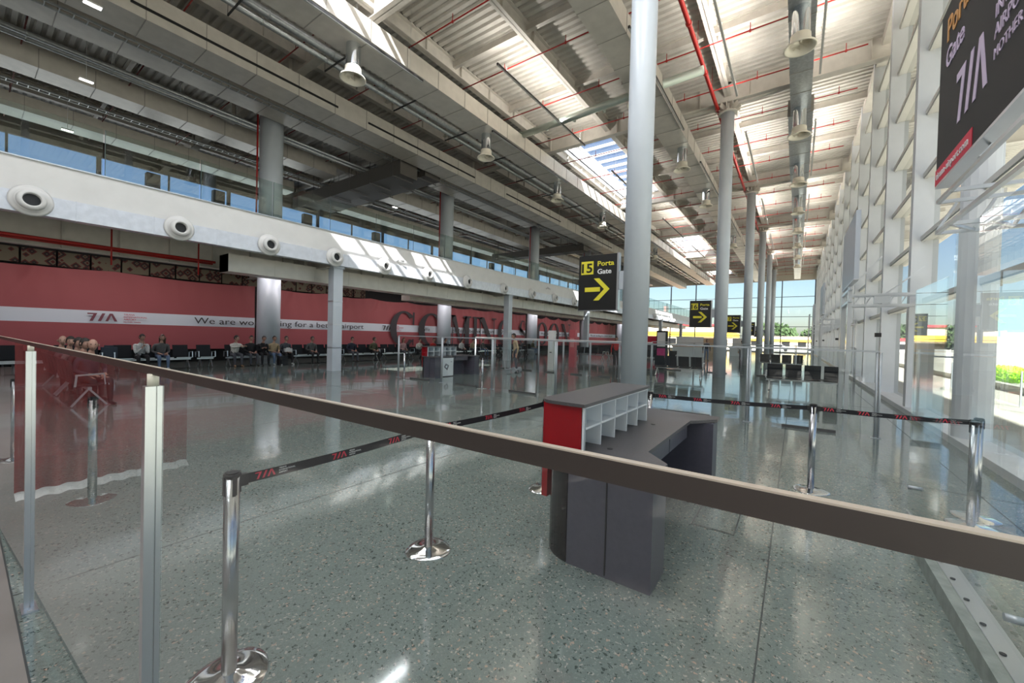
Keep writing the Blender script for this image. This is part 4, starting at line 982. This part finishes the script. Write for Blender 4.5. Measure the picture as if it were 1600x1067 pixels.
tag(b.build('duffel_bag', mat('bag_navy', (.03, .04, .06), .7), None, loc=(-19.85, 3.18, .46)), 'navy bag leaning on the bench seat beside the bearded man', 'bag')
person((-10.6, 15.2, 0), -2.2, 'person in beige walking with a wheeled frame before the square post', 'beige', 'slate', pose='walk', stand=True)
person((-8.6, 22.6, 0), -1.2, 'person in a red top standing left of the nearest round column', 'red', 'black', pose='walk', stand=True)
person((-6.0, 36, 0), -1.2, 'distant standing person in a dark jacket beyond the benches', 'navy', 'jeans', pose='walk', stand=True)
person((-3.9, 40, 0), 1.2, 'distant standing person in white between the columns', 'white', 'slate', pose='walk', stand=True)
# luggage cart next to the walker
b = MB().cyl((0,-.25,.12), (0,-.21,.12), .12, 12).cyl((0,.21,.12), (0,.25,.12), .12, 12).bar((0,0,.12), (-.5,0,.12), .5, .03).bar((-.5,-.2,.12), (-.6,-.2,1.0), .03, .03).bar((-.5,.2,.12), (-.6,.2,1.0), .03, .03).bar((-.6,-.2,1.0), (-.6,.2,1.0), .03, .03)
tag(b.build('luggage_trolley', ALUD, None, loc=(-10.2, 14.7, 0)), 'light metal luggage trolley pushed near the square post', 'trolley')

# ------------------------------------------------------------------ totems, kiosks
t = empty('info_totem', (-9.9, 17.3, 0), 'tall white information totem behind the white-railed screen', 'totem')
MB().box(-.16, -.12, 0, .16, .12, 1.95).build('body', WHITE, t); MB().box(-.10, -.125, 1.0, .10, -.12, 1.4).build('notice', LAM, t); MB().box(-.06, -.127, .85, .06, -.12, .89).build('handle', BLACK, t)
t = empty('info_totem', (-9.95, 19.7, 0), 'tall red totem right of the white totem', 'totem')
MB().box(-.18, -.12, 0, .18, .12, 2.05).build('body', mat('totem_red', (.50, .10, .12), .5), t); MB().box(-.12, -.125, 1.1, .12, -.12, 1.6).build('notice', mat('poster_pink', (.6, .25, .25), .5), t)
t = empty('charging_kiosk', (-6.9, 26, 0), 'dark kiosk with white and magenta panels right of the nearest column', 'kiosk')
MB().box(-.3, -.2, 0, .3, .2, 2.2).build('body', BLK2, t); MB().box(-.25, -.21, 1.2, .25, -.2, 2.1).build('white_panel', WHITE, t); MB().box(-.25, -.21, .5, .25, -.2, 1.1).build('magenta_panel', mat('magenta', (.55, .03, .2), .5), t)
CRMK = mat('cream_board', (.6, .45, .3), .6)
for k, (x, y, w) in enumerate([(-9, 44, 3), (-13.5, 46, 3), (-5.2, 52, 2), (-10, 60, 4)]):
    t = empty('shop_counter', (x, y, 0), ['low white shop counter beyond the benches', 'dark shop counter left of the white one', 'small counter between the far columns', 'wide counter before the end glazing'][k], 'counter')
    MB().box(-w/2, -.4, 0, w/2, .4, 1.0).build('body', [LAM, DESK, LAM, CRMK][k], t); MB().box(-w/2-.05, -.45, 1.0, w/2+.05, .45, 1.05).build('counter_top', [ORNG, WHITE, DESKT, ORNG][k], t)
    MB().box(-w/2+.2, .3, 1.05, w/2-.2, .4, 2.0).build('back_display', [LAM, LOGOR, WHITE, CRMK][k], t)
# cameras on the parapet
for k, (y, z) in enumerate([(12.0, 5.0), (25.6, 5.2)]):
    t = empty('security_camera', (-15.2, y, z), ['white security camera on the sunlit parapet', 'white security camera farther along the parapet'][k], 'camera')
    MB().bar((-.1, 0, 0), (.12, 0, .05), .05, .05).build('arm', WHITE, t); MB().cyl((.08, -.08, .06), (.18, .18, .0), .06, 12).build('housing', WHITE, t)
for k, (x, y, z) in enumerate([(-17.0, 2.3, 10.96), (-22.5, 2.9, 11.0), (-27.8, 3.0, 10.6), (-24.6, 19.0, 10.95)]):
    t = empty('recessed_light', (x, y, z), 'small lit white lamp under the dark mezzanine roof, %s from the right' % nth(k+1), 'lamp')
    MB().box(-.1, -.2, .0, .1, .2, .06).cyl((0, 0, .05), (0, 0, ZR-z), .01, 6).build('housing', WHITE, t); MB().box(-.08, -.18, -.01, .08, .18, 0).build('diffuser', mat('lit', (1, .97, .9), .5, emit=4), t)

# ------------------------------------------------------------------ outside
struct('floor_apron', MB().box(2.82, -60, -.4, 300, 400, -.12).box(-300, YF+.35, -.4, 2.82, 400, -.12).box(-300, -60, -.4, -34.3, YF+.35, -.12), CONC)
tag(MB().box(0, 0, -.0, .35, 70, .28).build('kerb_wall', mat('kerb_white', (.62, .60, .52), .7), None, loc=(7.2, 8, -.12)), 'long pale kerb outside along the walkway', 'kerb')
e = empty('outdoor_railing', (5.6, 10, -.12), 'clear glass railing on the walkway outside the facade', 'railing')
for k in range(8):
    MB().box(-.02, k*2.2, 0, .02, k*2.2+.04, 1.1).build('post', ALUD, e)
    if k < 7: MB().add([(0, k*2.2+.06, .05), (0, k*2.2+2.18, .05), (0, k*2.2+2.18, 1.1), (0, k*2.2+.06, 1.1)], [(0,1,2,3)]).build('pane', FACG, e)
def leafball(c, r, n, size, m, name, label, cat, sq=(1,1,1), trunk=None, grp=None):
    t = empty(name, (c[0], c[1], c[2]-r*sq[2]), label, cat, grp); mb = MB()
    for k in range(n):
        a = random.uniform(0, 2*PI); b = math.asin(random.uniform(-1, 1)); q = r*random.uniform(.65, 1)
        p = Vector((q*math.cos(b)*math.cos(a)*sq[0], q*math.cos(b)*math.sin(a)*sq[1], r*sq[2]+q*math.sin(b)*sq[2]))
        u = Vector((random.uniform(-1,1), random.uniform(-1,1), random.uniform(-1,1))).normalized()*size; v = u.orthogonal().normalized()*size*.6
        mb.add([p-u, p+v, p+u, p-v], [(0,1,2,3)])
    mb.build('foliage', m, t)
    MB().cyl((0,0,-(trunk or .1)), (0,0,r*sq[2]), .08*r, 8).build('trunk', mat('bark', (.12, .08, .05), .9), t)
leafball((8.6, 30.5, .38), .5, 2200, .06, mat('lime_leaf', (.45, .80, .04), .6), 'lime_bush', 'vivid lime green bush outside the facade at right', 'bush', (1.5, 2.6, .9))
for k, (x, y, r) in enumerate([(-9, 210, 8), (11, 222, 8), (31, 212, 8), (53, 225, 9), (75, 215, 9), (100, 200, 10), (128, 190, 11)]):
    leafball((x, y, 5.5), r, 900, 1.0, mat('tree_leaf', (.05, .09, .03), .8), 'apron_tree', 'dark green tree on the horizon beyond the apron, %s from the left' % nth(k+1), 'tree', (1.2, 1, .6), 2, 'trees beyond the apron')
# terminal pieces beyond the end glazing
def blk(name, x0, y0, z0, x1, y1, z1, m, label, cat, bands=(), wins=0):
    t = empty(name, ((x0+x1)/2, y0, z0), label, cat); o = ((x0+x1)/2, y0, z0)
    MB().box(x0, y0, z0, x1, y1, z1).build('wall', m, t, o)
    for (a, b, mm, nm) in bands: MB().box(x0-.2, y0-.35, a, x1+.2, y1+.2, b).build(nm, mm, t, o)
    for k in range(wins):
        x = x0+(x1-x0)*(k+.25)/wins; MB().box(x, y0-.06, z0+.8, x+(x1-x0)/wins*.5, y0, z0+2.2).build('window', BLACK, t, o)
    return t
CRM = mat('cream_wall', (.72, .62, .50), .8); YELB = mat('yellow_band', (.80, .52, .05), .6); REDB = mat('red_band', (.6, .05, .06), .6)
blk('service_building', -46, 104, -.12, -12, 116, 5.2, CRM, 'cream building with yellow canopy beyond the end glazing', 'building', ((2.6, 3.7, YELB, 'yellow_canopy'), (5.2, 5.6, REDB, 'red_eave')), 9)
blk('service_building', -11, 128, -.12, 3, 138, 3.4, CRM, 'lower cream building right of the yellow canopy building', 'building', ((2.0, 2.6, YELB, 'yellow_canopy'),), 4)
blk('cargo_shed', 8, 150, -.12, 26, 160, 3.6, WHITE, 'white cargo shed with a red end beyond the apron', 'building', ((3.0, 3.7, REDB, 'red_eave'),), 3)
blk('cargo_shed', 48, 95, -.12, 83, 110, 5.0, CRM, 'long pale shed seen through the right-hand facade', 'building', ((4.2, 5.0, WHITE, 'fascia'),), 6)
t = blk('glass_pavilion', 23.2, 91, -.12, 42, 103, 9.0, mat('teal_glass', (.22, .42, .36), .15), 'teal glass pavilion outside the facade at the right edge', 'building', ((-.1, 3.4, WHITE, 'white_plinth'),))
blk('tower_crane_base', 5.0, 140, -.12, 6.2, 141, 13.0, mat('mast_red', (.6, .2, .16), .6), 'slim red and white mast on the horizon', 'mast', ((4, 6, WHITE, 'white_ring'), (9, 11, WHITE, 'white_ring'))).name = 'apron_mast'
for k, (x, y, c) in enumerate([(-20, 92, 'red'), (-15, 94, 'white'), (-9.5, 96, 'black'), (-3, 98, 'white'), (4, 96, 'navy')]):
    t = empty('parked_car', (x, y, -.12), '%s car parked beyond the end glazing, %s from the left' % ({'navy': 'dark blue'}.get(c, c), nth(k+1)), 'car', None)
    pm = mat('car_'+c, CL[c], .25)
    b = MB(); prof = [(-2.1, .3), (-2.1, .75), (-1.3, .9), (-.8, 1.4), (.7, 1.4), (1.4, .92), (2.1, .8), (2.1, .3)]
    n = len(prof); vs = [(px, -.85, pz) for px, pz in prof]+[(px, .85, pz) for px, pz in prof]
    b.add(vs, [tuple(range(n)), tuple(reversed(range(n, 2*n)))]+[(q, q+n, (q+1) % n+n, (q+1) % n) for q in range(n)]); b.build('body', pm, t)
    MB().box(-.75, -.87, .95, .75, .87, 1.32).build('side_glass', GLOSSB, t)
    for wx in (-1.3, 1.3):
        for wy in (-.85, .85): MB().cyl((wx, wy-.08, .32), (wx, wy+.08, .32), .32, 14).build('wheel', BLACK, t)
